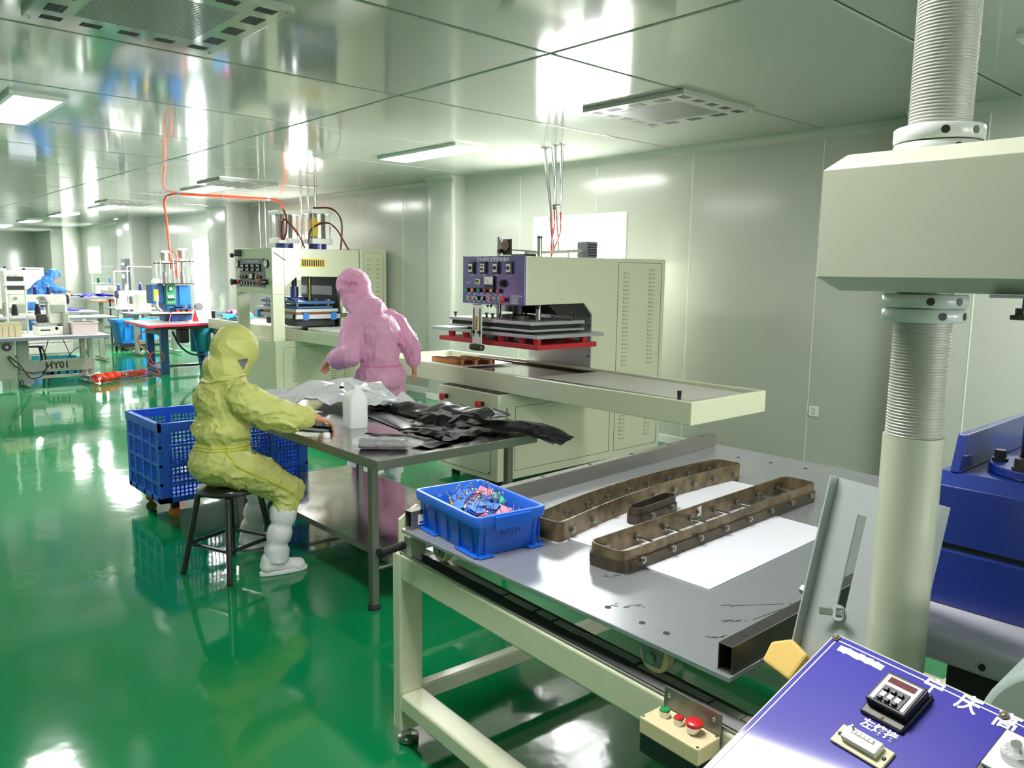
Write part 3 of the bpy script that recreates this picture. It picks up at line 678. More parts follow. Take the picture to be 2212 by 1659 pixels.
for x, y in ((-10.45, 4.74), (-9.38, 4.86), (-9.38, 5.26)): MB().cbox((x, y, 1.035), (.06, .08, .1)).build('clamp', 'bright_blue', t, bevel=.004)
MB().cbox((-9.36, 5.44, 1.12), (.05, .12, .1)).build('sensor_box', 'sewing_white', t, bevel=.006); MB().cyl((-9.4, 5.3, 1.05), (-9.36, 5.46, 1.045), .02, seg=10).build('valve', 'brass_old', t)
MB().box(-10.4, -9.5, 4.8, 5.36, .9, .985).build('lower_block', 'dark_steel', t, bevel=.004)
t = thing('sliding_bed', 'long cream tray bed of the further press, reaching past the blue platens', 'press bed', (-10.3, 5.1, .727))
MB().ring([(-12.33, 4.73), (-8.2, 4.73), (-8.2, 5.37), (-12.33, 5.37)], [(-12.29, 4.76), (-8.24, 4.76), (-8.24, 5.34), (-12.29, 5.34)], .722, .87).build('rim', 'cream_paint', t, bevel=.006)
MB().box(-12.31, -8.23, 4.755, 5.345, .73, .85).build('bed_plate', 'mill_alu', t)
MB().box(-10.3, -8.35, 4.78, 5.33, .8505, .862).build('dark_work_plate', 'stainless', t)
MB().box(-9.3, -8.4, 4.85, 5.32, .8625, .895).build('pale_block', 'white_metal', t, bevel=.004)
# thin steel conduits from the ceiling to each press
def conduit(x, y, z0, lab, m='chrome', r=.011, valve=False, group='thin steel pipes hanging from the ceiling', x1=None, hose=None):
    t = thing('conduit_pipe', lab, 'pipe', (x, y, z0), group=group)
    MB().cyl((x, y, ZC-.001), (x1 or x, y, z0), r, seg=12).build('pipe', m, t, smooth=True)
    MB().cyl((x, y, ZC-.008), (x, y, ZC-.0005), r*2.4, seg=14).build('ceiling_flange', m, t)
    if valve:
        MB().cyl((x, y, z0-.05), (x, y, z0), r*1.4, seg=10).build('valve_body', 'brass_old', t); MB().bar((x, y-.03, z0-.02), (x+.11, y-.05, z0-.015), .012, .012).build('valve_lever', 'black_plastic', t)
    if hose: MB().tube([(x1 or x, y, z0)]+hose, .008, 8, smooth=5).build('air_hose', 'hose_red', t, smooth=True)
conduit(-5.42, 5.27, 1.80, 'thick steel conduit dropping in front of the window to the press head', r=.016, x1=-5.28)
conduit(-5.37, 5.31, 1.81, 'second thin conduit touching the thick one above the press head', r=.009, x1=-5.25)
conduit(-5.25, 5.24, 2.25, 'middle steel pipe above the press, ending in a brass valve with black lever', r=.013, valve=True, hose=[(-5.25, 5.24, 2.05), (-5.24, 5.2, 1.9), (-5.22, 5.18, 1.77)])
conduit(-5.17, 5.24, 2.18, 'steel pipe in front of the window above the press, ending in a red hose', r=.013, hose=[(-5.13, 5.2, 2.0), (-5.12, 5.12, 1.85), (-5.12, 5.08, 1.77)])
for i, x in enumerate((-9.86, -9.79, -9.71)): conduit(x-.42, 5.30+.07*i, 1.905, ('thin steel pipe behind the tall cylinders, %s of three' % ('first', 'second', 'third')[i]), r=.014)
conduit(-13.2, 6.02, 1.6, 'thin pipe by the pilaster behind the further press, with a tap', r=.014); conduit(-13.1, 6.08, 1.4, 'plain thin pipe by the pilaster, right beside the one with a tap', r=.014)
# ================================================================= rail frame (cream) and the rolling aluminium platform
FX0, FX1, FY0, FY1 = -2.14, -.60, 1.405, 3.0
t = thing('rail_frame', 'cream steel rail frame under the rolling grey platform, with a push-button box', 'machine frame', (FX0, FY0, 0))
for x in (FX0, FX1-.05):
    for y in (FY0, FY1-.09):
        l = MB().box(x, x+.05, y, y+.09, .055, .689).build('leg', 'cream_paint', t, bevel=.008, seg=3)
        f = MB().cyl((x+.025, y+.045, .02), (x+.025, y+.045, .056), .009, seg=10).build('levelling_foot', 'chrome', l)
        MB().lathe([(.028, 0), (.036, .006), (.036, .022), (.03, .027)], (x+.025, y+.045, 0)).build('foot_pad', 'steel', f, smooth=True)
for y in (FY0, FY1-.09):
    MB().box(FX0+.0505, FX1-.0505, y, y+.085, .60, .6885).build('top_rail', 'cream_paint', t, bevel=.008, seg=3)
    r = MB().prism([(0, 0), (.07, 0), (.07, .007), (.055, .02), (.02, .02), (0, .007)], FX1-FX0-.06, (FX0+.03, y+.01, .6895), (0, 1, 0), (0, 0, 1)).build('track', 'dark_steel', t)
    b = MB(); rn = random.Random(int(y*100))
    xx = FX0+.06
    while xx < FX1-.1:
        L_ = rn.uniform(.02, .13); o_ = rn.uniform(-.003, .003); b.box(xx, xx+L_, y+.031+o_, y+.054+o_, .7092, .7103); xx += L_+rn.choice((0, .002, .006, .012))
    b.build('worn_strip', 'worn_steel', r)
    MB().box(FX0+.04, FX1-.04, y+.004, y+.009, .690, .694).build('worn_edge', 'worn_steel', r)
for y, z in ((FY0, .135), (FY1-.09, .135)): MB().box(FX0+.0505, FX1-.0505, y, y+.088, z, z+.06).build('lower_rail', 'cream_paint', t, bevel=.008, seg=3)
for x, z in ((FX0, .14), (FX1-.05, .14), (-1.25, .14)): MB().box(x, x+.05, FY0+.091, FY1-.091, z, z+.058).build('cross_rail', 'cream_paint', t, bevel=.008, seg=3)
for x in (FX0+.0, FX1-.05): MB().box(x, x+.048, FY0+.091, FY1-.091, .61, .668).build('cross_rail', 'cream_paint', t, bevel=.008)
MB().prism([(1.43, .69), (1.56, .69), (1.56, .78), (1.50, .83), (1.43, .79)], .012, (FX0-.004, 0, 0), (0, 1, 0), (0, 0, 1)).build('end_stop', 'cream_paint', t, bevel=.002)
# push-button box on the front rail
pl = MB().box(-.965, -.815, FY0-.004, FY0-.0005, .655, .722).build('button_bracket', 'stainless_edge', t, bevel=.001)
for x in (-.95, -.832): MB().sph((x, FY0-.005, .705), .005, (1, .6, 1), 10).build('screw', 'chrome', pl)
bxo = MB().box(-.968, -.814, FY0-.078, FY0-.005, .638, .675).build('button_box', 'beige_box', t, bevel=.003)
MB().box(-.967, -.815, FY0-.077, FY0-.006, .595, .6375).build('box_base', 'black_plastic', t, bevel=.002)
for i, (x, m, r) in enumerate(((-.935, 'button_green', .0115), (-.897, 'button_red', .011), (-.858, 'button_red', .0185))):
    y = FY0-.036
    c = MB().cyl((x, y, .675), (x, y, .689), r if i < 2 else .0125, seg=24).build('push_button', 'chrome', bxo, smooth=True)
    if i < 2: MB().cyl((x, y, .689), (x, y, .692), r*.88, seg=24).build('cap', m, c, bevel=.0008)
    else: MB().lathe([(.012, 0), (r, .004), (r, .010), (r*.8, .0135), (.003, .015)], (x, y, .689)).build('mushroom_cap', m, c, smooth=True)
for x in (-.962, -.82):
    for y in (FY0-.072, FY0-.011): MB().cyl((x, y, .6745), (x, y, .6765), .003, seg=8).build('screw', 'steel', bxo)
t.rotation_euler = (0, 0, R_(-3.3))
# platform
PZ = .80
PQ = [(-2.02, 1.362), (-.812, 1.338), (-.80, 3.25), (-2.145, 3.27)]
t = thing('rolling_platform', 'grey aluminium work platform on wheels, running on the cream rail frame', 'platform', (-1.45, 2.3, PZ))
MB().prism(PQ, .012, (0, 0, PZ-.012)).build('deck', 'platform_alu', t, bevel=.002)
def tube_rect(p0, p1, w, h, th=.003):
    p0, p1 = V(p0), V(p1); x = (p1-p0).normalized(); y = V((0, 0, 1)).cross(x); b = MB()
    O = [(-w/2, 0), (w/2, 0), (w/2, h), (-w/2, h)]; I = [(-w/2+th, th), (w/2-th, th), (w/2-th, h-th), (-w/2+th, h-th)]
    L_ = (p1-p0).length; T = frame(p0, y, (0, 0, 1))
    return b.ring(O, I, 0, L_, T)
lt = tube_rect((-2.002, 1.375, PZ), (-2.118, 3.22, PZ), .034, .06).build('edge_tube', 'tube_steel', t, bevel=.0015)
MB().box(-1.9835, -1.9825, 1.40, 1.475, PZ+.014, PZ+.046).build('sticker', 'label_paper', lt); MB().box(-1.9824, -1.982, 1.405, 1.45, PZ+.018, PZ+.024).build('sticker_print', 'panel_blue', lt)
rt = tube_rect((-.833, 1.35, PZ), (-.82, 3.2, PZ), .034, .06).build('edge_tube', 'tube_dark', t, bevel=.0015)
for k in range(7):
    f = (k+.25)/6.6; x = -2.002-.116*f; y = 1.375+1.845*f
    MB().cyl((x, y, PZ+.0595), (x, y, PZ+.0606), .009, seg=14).build('bolt_hole', 'vent_hole', lt)
    x = -.833+.013*f; y = 1.35+1.85*f; MB().cyl((x, y, PZ+.0595), (x, y, PZ+.0606), .009, seg=14).build('bolt_hole', 'vent_hole', rt)
for i, (x, y) in enumerate(((-1.90, 1.436), (-1.03, 1.386), (-1.84, 2.94), (-1.05, 2.89))):
    w = MB().cyl((x, y-.014, .7505), (x, y+.016, .7505), .0395, seg=28).build('wheel', 'nylon_wheel', t, bevel=.006)
    MB().cyl((x, y-.0145, .7505), (x, y-.026, .7505), .013, seg=6).build('axle_bolt', 'steel', w)
    MB().prism([(-.036, .037), (.036, .037), (.022, -.02), (-.022, -.02)], .003, (x, y-.016, .7505), (1, 0, 0), (0, 0, 1)).prism([(-.036, .037), (.036, .037), (.022, -.02), (-.022, -.02)], .003, (x, y+.0215, .7505), (1, 0, 0), (0, 0, 1)).build('wheel_fork', 'patch_grey', t)
for x, y in ((-1.72, 1.42), (-1.2, 1.41), (-1.09, 1.405), (-1.02, 1.405), (-1.9, 3.1), (-1.75, 3.12), (-1.6, 3.14)): MB().cyl((x, y, PZ-.001), (x, y, PZ+.0008), .008, seg=14).build('countersunk_screw', 'dark_steel', t)
hb = MB().cbox((-2.0, 1.40, .745), (.035, .06, .06)).build('handle_block', 'sewing_grey', t, bevel=.002)
MB().lathe([(.010, 0), (.0135, .004), (.0125, .03), (.0125, .086), (.017, .09), (.017, .10), (.010, .102)], (-2.012, 1.367, .748), V((.12, -.99, -.02))).build('handle_grip', 'black_rubber', t, smooth=True)
MB().cyl((-2.012, 1.372, .748), (-2.011, 1.36, .748), .011, seg=6).build('handle_nut', 'steel', t)
b = MB(); rnd = random.Random(3)
for (x, y, n) in ((-1.2, 1.42, 7), (-1.03, 1.62, 5), (-.98, 1.55, 5), (-.92, 1.78, 6), (-.95, 1.45, 4), (-1.35, 1.55, 5)):
    for k in range(n):
        a = rnd.uniform(-.5, .5); L_ = rnd.uniform(.008, .03); px, py = x+.012*k*cos(.9)+rnd.uniform(-.01, .01), y+.012*k*sin(.9)+rnd.uniform(-.01, .01)
        b.bar((px, py, PZ+.0004), (px+L_*cos(a+.9), py+L_*sin(a+.9), PZ+.0004), .0016, .0006)
b.bar((-.93, 1.62, PZ+.0004), (-.90, 1.86, PZ+.0004), .0012, .0006).bar((-1.0, 1.66, PZ+.0004), (-.93, 1.76, PZ+.0004), .0012, .0006)
b.build('pen_mark', 'ink_black', t)
# white sheets
tag(MB().prism([(-1.10, 1.692), (-1.118, 2.40), (-1.54, 2.42), (-1.45, 1.66), (-1.32, 1.69)], .003, (0, 0, PZ+.0003)).build('plastic_sheet', 'sheet_white', bevel=.0008), 'glossy white plastic sheet under the straight die, its corner pointing at the near edge', 'sheet')
tag(MB().prism([(-1.652, 1.693), (-1.51, 1.705), (-1.575, 2.706), (-1.725, 2.70)], .003, (0, 0, PZ+.0003)).build('plastic_sheet', 'sheet_white', bevel=.0008), 'white plastic sheet lying under the curved die beside the tiny die', 'sheet')
# dies
def die(lab, C0, C1, w, h, z, n, bow=0, mt='brass_old', strip=True):
    C0, C1 = V((*C0, 0)), V((*C1, 0)); d = C1-C0; L_ = d.length; d.normalize(); p = V((-d.y, d.x, 0))
    t = thing('cutting_die', lab, 'die', (*((C0+C1)/2).xy, z))
    def bend(P): 
        u = max(-1, min(1, 2*P[0]/L_)); return (P[0], P[1]+bow*(1-u*u))
    def rr(w_, l_, r):
        P = rrect(l_, w_, r, 5); out = []
        for i in range(len(P)):
            a, b2 = P[i], P[(i+1) % len(P)]; m_ = 14 if abs(a[0]-b2[0]) > l_*.5 else 1
            for k in range(m_): out.append((a[0]+(b2[0]-a[0])*k/m_, a[1]+(b2[1]-a[1])*k/m_))
        return [bend(q) for q in out]
    T = frame((C0+C1)/2+V((0, 0, z)), d, p)
    MB().ring(rr(w, L_, .03), rr(w-.008, L_-.008, .026), .0, h, T).build('band', mt, t)
    if strip:
        MB().ring(rr(w+.012, L_+.006, .033), rr(w+.001, L_-.005, .0305), .0, h*.52, T).build('side_rail', 'brass_dark', t)
    for k in range(n):
        x = -L_/2+L_*(k+.55)/n; y0 = bow*(1-(2*x/L_)**2); ww = w/2+(.012 if strip else .006)
        o = MB().cyl((x, y0-ww, h*.42), (x, y0+ww, h*.42), .0045, seg=8, T=T).build('cross_rod', 'chrome', t)
        for s in (-1, 1):
            MB().cyl((x, y0+s*(ww+.002), h*.42), (x, y0+s*(ww-.006), h*.42), .0105, seg=6, T=T).cyl((x, y0+s*(ww+.006), h*.42), (x, y0+s*(ww+.001), h*.42), .005, seg=8, T=T).build('nut', 'steel', o)
            MB().cyl((x, y0+s*(w/2-.006), h*.42), (x, y0+s*(w/2-.013), h*.42), .0105, seg=6, T=T).build('nut', 'steel', o)
    return t, T
dt, DT = die('long straight brass cutting die, nearest the free end of the grey platform', (-1.372, 1.592), (-1.398, 2.715), .128, .062, PZ+.0036, 8)
LT = frame((-1.448, 2.10, PZ+.035), (0, 1, 0), (0, 0, 1))
o = MB().box(-.022, .022, -.016, .016, 0, .001, T=frame((-1.4495+.004, 2.13, PZ+.042), (0, 1, 0), (0, 0, 1))).build('paper_tag', 'label_paper', dt)
text('36', .022, frame((-1.4445+.0005, 2.13, PZ+.042), (0, 1, 0), (0, 0, 1)), 'tag_number', 'ink_black', dt)
die('long gently curved brass cutting die beside the blue tray of clips', (-1.652, 1.64), (-1.728, 2.76), .118, .062, PZ+.0036, 9, bow=.05, strip=False)
die('tiny oval brass die between the two long dies', (-1.575, 1.955), (-1.60, 2.205), .052, .055, PZ+.0036, 2, mt='brass_dark')
# ================================================================= stainless work table and what lies on it
TZ = .76
t = thing('work_table', 'stainless steel work table with a low shelf, black film heaped at one end', 'table', (-3.9, 2.35, 0))
MB().box(-4.82, -2.985, 1.885, 2.88, TZ-.004, TZ).build('table_top', 'stainless', t)
b = MB().box(-4.82, -2.985, 1.882, 1.885, TZ-.045, TZ).box(-4.82, -2.985, 2.88, 2.883, TZ-.045, TZ).box(-2.985, -2.982, 1.882, 2.883, TZ-.045, TZ).box(-4.823, -4.82, 1.882, 2.883, TZ-.045, TZ)
b.build('table_skirt', 'stainless_edge', t, bevel=.001)
for x in (-3.12, -4.66):
    for y in (1.945, 2.80):
        l = MB().box(x-.019, x+.019, y-.019, y+.019, .02, TZ-.0045).build('leg', 'stainless_edge', t, bevel=.003)
        MB().lathe([(.032, 0), (.032, .012), (.026, .02)], (x, y, 0)).build('foot_cap', 'black_rubber', l, smooth=True)
MB().box(-4.72, -3.02, 1.968, 2.74, .274, .28).build('lower_shelf', 'stainless', t)
b = MB().box(-4.72, -3.02, 1.966, 1.968, .25, .28).box(-4.72, -3.02, 2.74, 2.742, .25, .28).box(-3.02, -3.018, 1.966, 2.742, .25, .28); b.build('shelf_lip', 'stainless_edge', t)
for x in (-3.12, -4.66): MB().cyl((x, 1.964, .2), (x, 2.78, .2), .014, seg=12).build('stretcher', 'stainless_edge', t)
# translucent jug
t = thing('plastic_jug', 'translucent white square jug without its cap on the steel table', 'jug', (-3.76, 2.235, TZ), R_(-14))
w, d = .15, .105
def jr(s, z, k=1.0, r=.018): return [V((p[0]*s*k, p[1]*s, z)) for p in rrect(w, d, r, 4)]
b = MB(); rings = []
T = M.Translation((-3.76, 2.235, TZ+.001)) @ M.Rotation(R_(-14), 4, 'Z')
for s, z, ox in ((.93, 0, 0), (1, .008, 0), (1, .15, 0), (.98, .165, 0), (.82, .185, .008), (.6, .2, .02), (.36, .208, .034), (.3, .212, .036), (.3, .235, .036), (.27, .237, .036), (.26, .2, .036)):
    rings.append([b.bm.verts.new(T @ V((p[0]*s+ox, p[1]*(s if s > .5 else s*1.35), z))) for p in rrect(w, d, .018, 4)])
for A, B in zip(rings, rings[1:]):
    n = len(A)
    for k in range(n): b.bm.faces.new((A[k], A[(k+1) % n], B[(k+1) % n], B[k]))
b.bm.faces.new(rings[0][::-1]); b.bm.faces.new(rings[-1])
b.build('bottle', 'jug_plastic', t, smooth=True)
MB().tube([T @ V(p) for p in ((-.055, 0, .155), (-.05, 0, .195), (-.02, 0, .212), (.02, 0, .2))], .011, 10, smooth=4).build('grip', 'jug_plastic', t, smooth=True)
tag(MB().lathe([(.019, 0), (.02, .003), (.02, .018), (.017, .022), (.004, .022)], (-3.6, 1.97, TZ)).build('bottle_cap', 'cap_white', smooth=True), 'small white cap standing on the steel table edge below the jug', 'cap')
# film pieces: crumpled strips made as gently folded thick sheets
def sheet(name, m, lab, cat, poly_fn, nu, nv, th=.0015, group=None, flat=False):
    b = MB(); G = [[b.bm.verts.new(poly_fn(i/nu, j/nv)) for j in range(nv+1)] for i in range(nu+1)]
    for i in range(nu):
        for j in range(nv): b.bm.faces.new((G[i][j], G[i+1][j], G[i+1][j+1], G[i][j+1]))
    o = b.build(name, m, smooth=not flat)
    so = o.modifiers.new('thick', 'SOLIDIFY'); so.thickness = th; so.offset = 1
    return tag(o, lab, cat, group)
def film(name, m, lab, cat, p00, p10, p11, p01, amp, sd, nu=26, nv=14, z0=TZ+.003, rip=0, fr=9, arch=0, th=.0015, zof=None, floor_=TZ+.002, group=None, flat=False, jit=0):
    p = [V((*q, 0)) if len(q) == 2 else V(q) for q in (p00, p10, p11, p01)]
    def f(u, v):
        if jit and 0 < u < 1 and 0 < v < 1: u += jit*noise.noise(V((u*31, v*37, sd)))/nu*2; v += jit*noise.noise(V((u*29, v*41, sd+9)))/nv*2
        u = min(1, max(0, u)); v = min(1, max(0, v))
        q = p[0]*(1-u)*(1-v)+p[1]*u*(1-v)+p[2]*u*v+p[3]*(1-u)*v
        n1 = noise.noise(V((u*fr*.5+sd, v*fr*.35, sd*1.7))); n2 = abs(noise.noise(V((u*fr+sd*3, v*fr*.6, sd)))); n3 = noise.noise(V((u*fr*2.4, v*fr*1.8, sd*5)))
        z = z0+q.z+amp*(.6*(n1+.5)+.45*n2+.07*n3)+arch*max(0, sin(pi*u))*max(0, sin(pi*v))**.6
        if rip: q = q+V((noise.noise(V((u*14, 3+sd, v*9)))*rip, noise.noise(V((u*14, 7+sd, v*9)))*rip, 0))
        if zof: z += zof(q, u, v)
        return V((q.x, q.y, max(floor_, z)))
    return sheet(name, m, lab, cat, f, nu, nv, th, group, flat)
tex = (-2.99, 2.88)
film('film_sheet', 'white_film', 'crumpled white film heap at the far end of the steel table, behind the seated worker', 'film', (-4.78, 2.02), (-4.30, 2.25), (-4.38, 2.86), (-4.80, 2.86), .14, 2.1, 17, 13, rip=.02, fr=9, arch=.06, flat=True, jit=.9)
film('film_sheet', 'white_film', 'white film fold with two dark spots, lying toward the pink suit', 'film', (-4.46, 2.35), (-4.02, 2.52), (-4.02, 2.87), (-4.5, 2.87), .10, 5.3, 15, 11, rip=.02, fr=9, arch=.035, flat=True, jit=.9)
film('film_roll', 'white_film', 'smooth white film piece in front of the crumpled heap by the worker\'s far hand', 'film', (-4.56, 2.02), (-4.2, 2.12), (-4.24, 2.3), (-4.6, 2.22), .012, 8.2, 20, 12, arch=.04)
for x, y, z in ((-4.33, 2.48, .862), (-4.2, 2.52, .85)):
    tag(MB().sph((x, y, z+.03), .016, (1.4, 1, .5), 10).build('film_scrap', 'black_film'), 'dark scrap on the white film heap', 'scrap', 'dark scraps on the white film')
film('film_sheet', 'black_film', 'long black film strip along the back edge of the steel table', 'film', (-4.3, 2.62), (-3.62, 2.62), (-3.55, 2.86), (-4.25, 2.86), .03, 11, 40, 14, fr=5, arch=.045)
film('film_sheet', 'grey_film', 'shiny grey film sheet folded over the black strip behind the jug', 'film', (-3.78, 2.62), (-3.34, 2.72), (-3.32, 2.86), (-3.75, 2.86), .04, 13, 30, 12, fr=5, arch=.06, z0=TZ+.03)
film('film_strip', 'grey_film', 'flat dark grey strip stack on the table right behind the jug', 'film', (-4.02, 2.45), (-3.48, 2.36), (-3.5, 2.50), (-4.04, 2.60), .003, 17, 12, 6, arch=.012)
film('film_sheet', 'black_film', 'thick black folded film lying across the middle of the heap', 'film', (-3.58, 2.47), (-3.18, 2.50), (-3.2, 2.80), (-3.6, 2.72), .06, 19, 15, 9, rip=.03, fr=5, arch=.06, flat=True, jit=.9, z0=TZ+.005)
film('film_sheet', 'black_film', 'black film offcut with torn corners in front of the heap', 'film', (-3.44, 2.3), (-3.08, 2.36), (-3.1, 2.6), (-3.46, 2.5), .05, 23, 12, 8, rip=.04, fr=6, arch=.02, flat=True, jit=.9)
film('film_sheet', 'black_film', 'pointed black film strip close to the near edge of the steel table', 'film', (-3.5, 2.13), (-3.04, 2.2), (-3.04, 2.36), (-3.42, 2.24), .02, 29, 12, 6, rip=.015, fr=6, arch=.015, flat=True, jit=.9)
def hang(q, u, v): return -max(0, q.x+2.98)*.28
film('film_sheet', 'black_film', 'black film tongue overhanging the table corner, with a torn end', 'film', (-3.36, 2.6), (-2.80, 2.82), (-2.84, 3.02), (-3.4, 2.85), .03, 31, 16, 7, rip=.03, fr=7, arch=.03, flat=True, jit=.9, z0=TZ+.02, zof=hang, floor_=.62)
film('film_sheet', 'grey_film', 'crinkled grey film piece on top of the black heap', 'film', (-3.4, 2.66), (-3.12, 2.74), (-3.14, 2.84), (-3.4, 2.8), .03, 37, 10, 6, rip=.02, fr=5, arch=.03, flat=True, jit=.9, z0=TZ+.075)
# bagged roll
t = thing('bagged_roll', 'black film roll wrapped in a clear bag on the near corner of the table', 'roll', (-3.17, 2.06, TZ))
b = MB(); P = []
for i in range(9):
    u = i/8; P.append(V((-3.26, 1.965, 0))*(1-u)+V((-3.11, 2.13, 0))*u)
rings = []
for i, p in enumerate(P):
    wv = V((-.72, .7, 0)); rings.append([b.bm.verts.new(p+wv*(.048*cos(a))*(1+.1*noise.noise(V((i*.7, k, 1))))+V((0, 0, TZ+.027+.023*sin(a)*(1+.2*noise.noise(V((i*.5, k*.4, 3))))))) for k, a in enumerate([2*pi*q/20 for q in range(20)])])
for A, B in zip(rings, rings[1:]):
    for k in range(20): b.bm.faces.new((A[k], A[(k+1) % 20], B[(k+1) % 20], B[k]))
b.bm.faces.new(rings[0][::-1]); b.bm.faces.new(rings[-1])
b.build('roll', 'black_film', t, smooth=True)
for a0, a1, s in ((-.02, 1.02, .056), ):
    b = MB(); rings = []
    for i in range(18):
        u = -.14+1.5*i/17; p = V((-3.26, 1.965, 0))*(1-u)+V((-3.11, 2.13, 0))*u; wv = V((-.72, .7, 0)); q = 1 if 0 <= u <= 1 else max(.55, 1-abs(u-(0 if u < 0 else 1))*1.1)
        hgt = 1 if 0 <= u <= 1 else max(.3, 1-2*abs(u-(0 if u < 0 else 1)))
        rings.append([b.bm.verts.new(p+wv*(.058*q*cos(a)*(1+.16*noise.noise(V((i*.9, k*.8, 1)))))+V((0, 0, TZ+.031+(.028*hgt)*sin(a)*(1+.25*noise.noise(V((i*.9, k*.9, 7))))))) for k, a in enumerate([2*pi*z/22 for z in range(22)])])
    for A, B in zip(rings, rings[1:]):
        for k in range(22): b.bm.faces.new((A[k], A[(k+1) % 22], B[(k+1) % 22], B[k]))
    b.build('bag', 'clear_bag', t, smooth=True)
# pouch being worked on
t = thing('film_pouch', 'grey pouch with a dark edge under the seated worker\'s near hand', 'pouch', (-3.78, 2.03, TZ))
MB().prism([(-3.86, 1.93), (-3.70, 2.035), (-3.80, 2.10), (-3.98, 2.01)], .006, (0, 0, TZ+.001)).build('base_layer', 'patch_grey', t, bevel=.002)
MB().prism([(-3.93, 1.985), (-3.72, 2.075), (-3.79, 2.115), (-3.98, 2.03)], .012, (0, 0, TZ+.007)).build('flap', 'black_film', t, bevel=.003)
# ================================================================= black stool
t = thing('stool', 'black four legged stool with a round seat under the worker in yellow', 'stool', (-4.046, 1.63, 0))
MB().lathe([(.03, .438), (.15, .438), (.163, .446), (.165, .458), (.158, .47), (.13, .476), (.02, .474)], (-4.046, 1.63, 0), seg=36).build('seat', 'black_paint', t, smooth=True)
LG = [(-4.15, 1.41), (-3.83, 1.53), (-3.945, 1.85), (-4.265, 1.73)]
def lp(q, z):
    f = z/.44; c = V((-4.046, 1.63, 0)); g = V((*q, 0)); tp = c+(g-c)*.62
    p = g+(tp-g)*f; return V((p.x, p.y, z))
for q in LG:
    l = MB().tube([lp(q, .015), lp(q, .2), lp(q, .38), lp(q, .425), V((-4.046, 1.63, .437))+(lp(q, .43)-V((-4.046, 1.63, .43)))*.75], .0155, 12, smooth=3).build('leg', 'black_paint', t, smooth=True)
    MB().cyl(lp(q, 0), lp(q, .03), .0145, seg=12).build('foot_tip', 'black_rubber', l)
for i in range(4): MB().cyl(lp(LG[i], .165), lp(LG[(i+1) % 4], .165), .0105, seg=10).build('rung', 'black_paint', t)
# ================================================================= big blue crate on castors
t = thing('mesh_crate', 'large open blue lattice crate on castors, behind the seated worker', 'crate', (-5.42, 2.12, 0))
cx0, cx1, cy0, cy1, cz0, cz1 = -5.735, -5.115, 1.625, 2.63, .12, .64
def lattice(axis, c, a0, a1, z0, z1):
    """one lattice wall: posts, rails and a fine grid, as one mesh"""
    b = MB(); s = .009
    def bx(u0, u1, w0, w1, th=.012, off=0):
        if axis == 'x': b.box(c-th/2+off, c+th/2+off, u0, u1, w0, w1)
        else: b.box(u0, u1, c-th/2+off, c+th/2+off, w0, w1)
    bx(a0, a1, z1-.055, z1, .03); bx(a0, a1, z0, z0+.035, .02)
    n = 4; L_ = a1-a0; ws = .05
    for k in range(n+1):
        u = a0+L_*k/n; hw = ws if k in (0, n) else .014; bx(max(a0, u-hw), min(a1, u+hw), z0, z1-.0, .02)
    for r in range(1, 4): zz = z0+(z1-z0-.03)*r/4; bx(a0, a1, zz-.009, zz+.009, .018)
    m = int(L_/.026)
    for k in range(1, m): u = a0+L_*k/m; bx(u-.0042, u+.0042, z0+.03, z1-.05, .008)
    m = int((z1-z0)/.026)
    for k in range(1, m): zz = z0+(z1-z0)*k/m; bx(a0+.02, a1-.02, zz-.0042, zz+.0042, .008)
    return b
for ax, c, a0, a1 in (('x', cx1, cy0+.011, cy1-.011), ('x', cx0, cy0+.011, cy1-.011), ('y', cy0, cx0-.01, cx1+.01), ('y', cy1, cx0-.01, cx1+.01)):
    lattice(ax, c, a0, a1, cz0, cz1).build('lattice_wall', 'crate_blue', t)
MB().box(cx0+.011, cx1-.011, cy0+.011, cy1-.011, cz0, cz0+.02).build('base', 'crate_blue', t)
for x in (cx0+.08, cx1-.08):
    for y in (cy0+.11, cy1-.11):
        f = MB().box(x-.02, x+.02, y-.03, y+.02, .06, .119).build('castor_fork', 'black_paint', t, bevel=.004)
        MB().cyl((x-.012, y-.01, .0355), (x+.012, y-.01, .0355), .035, seg=20).build('castor_wheel', 'orange_wheel', f, bevel=.004)
# ================================================================= blue tray of binder clips on the platform
TRC, TRA = V((-1.815, 1.507, PZ+.0012)), R_(-7.2)
TT = M.Translation(TRC) @ M.Rotation(TRA, 4, 'Z')
t = thing('storage_tray', 'solid blue plastic tray full of binder clips on the grey platform', 'tray', TRC, TRA)
def rr3(w, h, r, z): return [TT @ V((p[0], p[1], z)) for p in rrect(w, h, r, 4)]
b = MB(); W2, D2, Hh = .372, .25, .122
loops = [rr3(W2-.045, D2-.045, .012, 0), rr3(W2-.022, D2-.022, .016, Hh-.032), rr3(W2-.004, D2-.004, .018, Hh-.030), rr3(W2, D2, .018, Hh-.004), rr3(W2-.003, D2-.003, .018, Hh), rr3(W2-.022, D2-.022, .014, Hh), rr3(W2-.03, D2-.03, .014, Hh-.006), rr3(W2-.052, D2-.052, .010, .004)]
vv = [[b.bm.verts.new(p) for p in l] for l in loops]
for A, B in zip(vv, vv[1:]):
    n = len(A)
    for k in range(n): b.bm.faces.new((A[k], A[(k+1) % n], B[(k+1) % n], B[k]))
b.bm.faces.new(vv[0][::-1]); b.bm.faces.new(vv[-1])
b.build('tub', 'tray_blue', t, smooth=True)
r = MB()
for k in range(5): x = -.14+.07*k; [r.box(x-.0015, x+.0015, s*(D2/2-.016)-.005, s*(D2/2-.016)+.005, .004, Hh-.03, TT) for s in (-1, 1)]
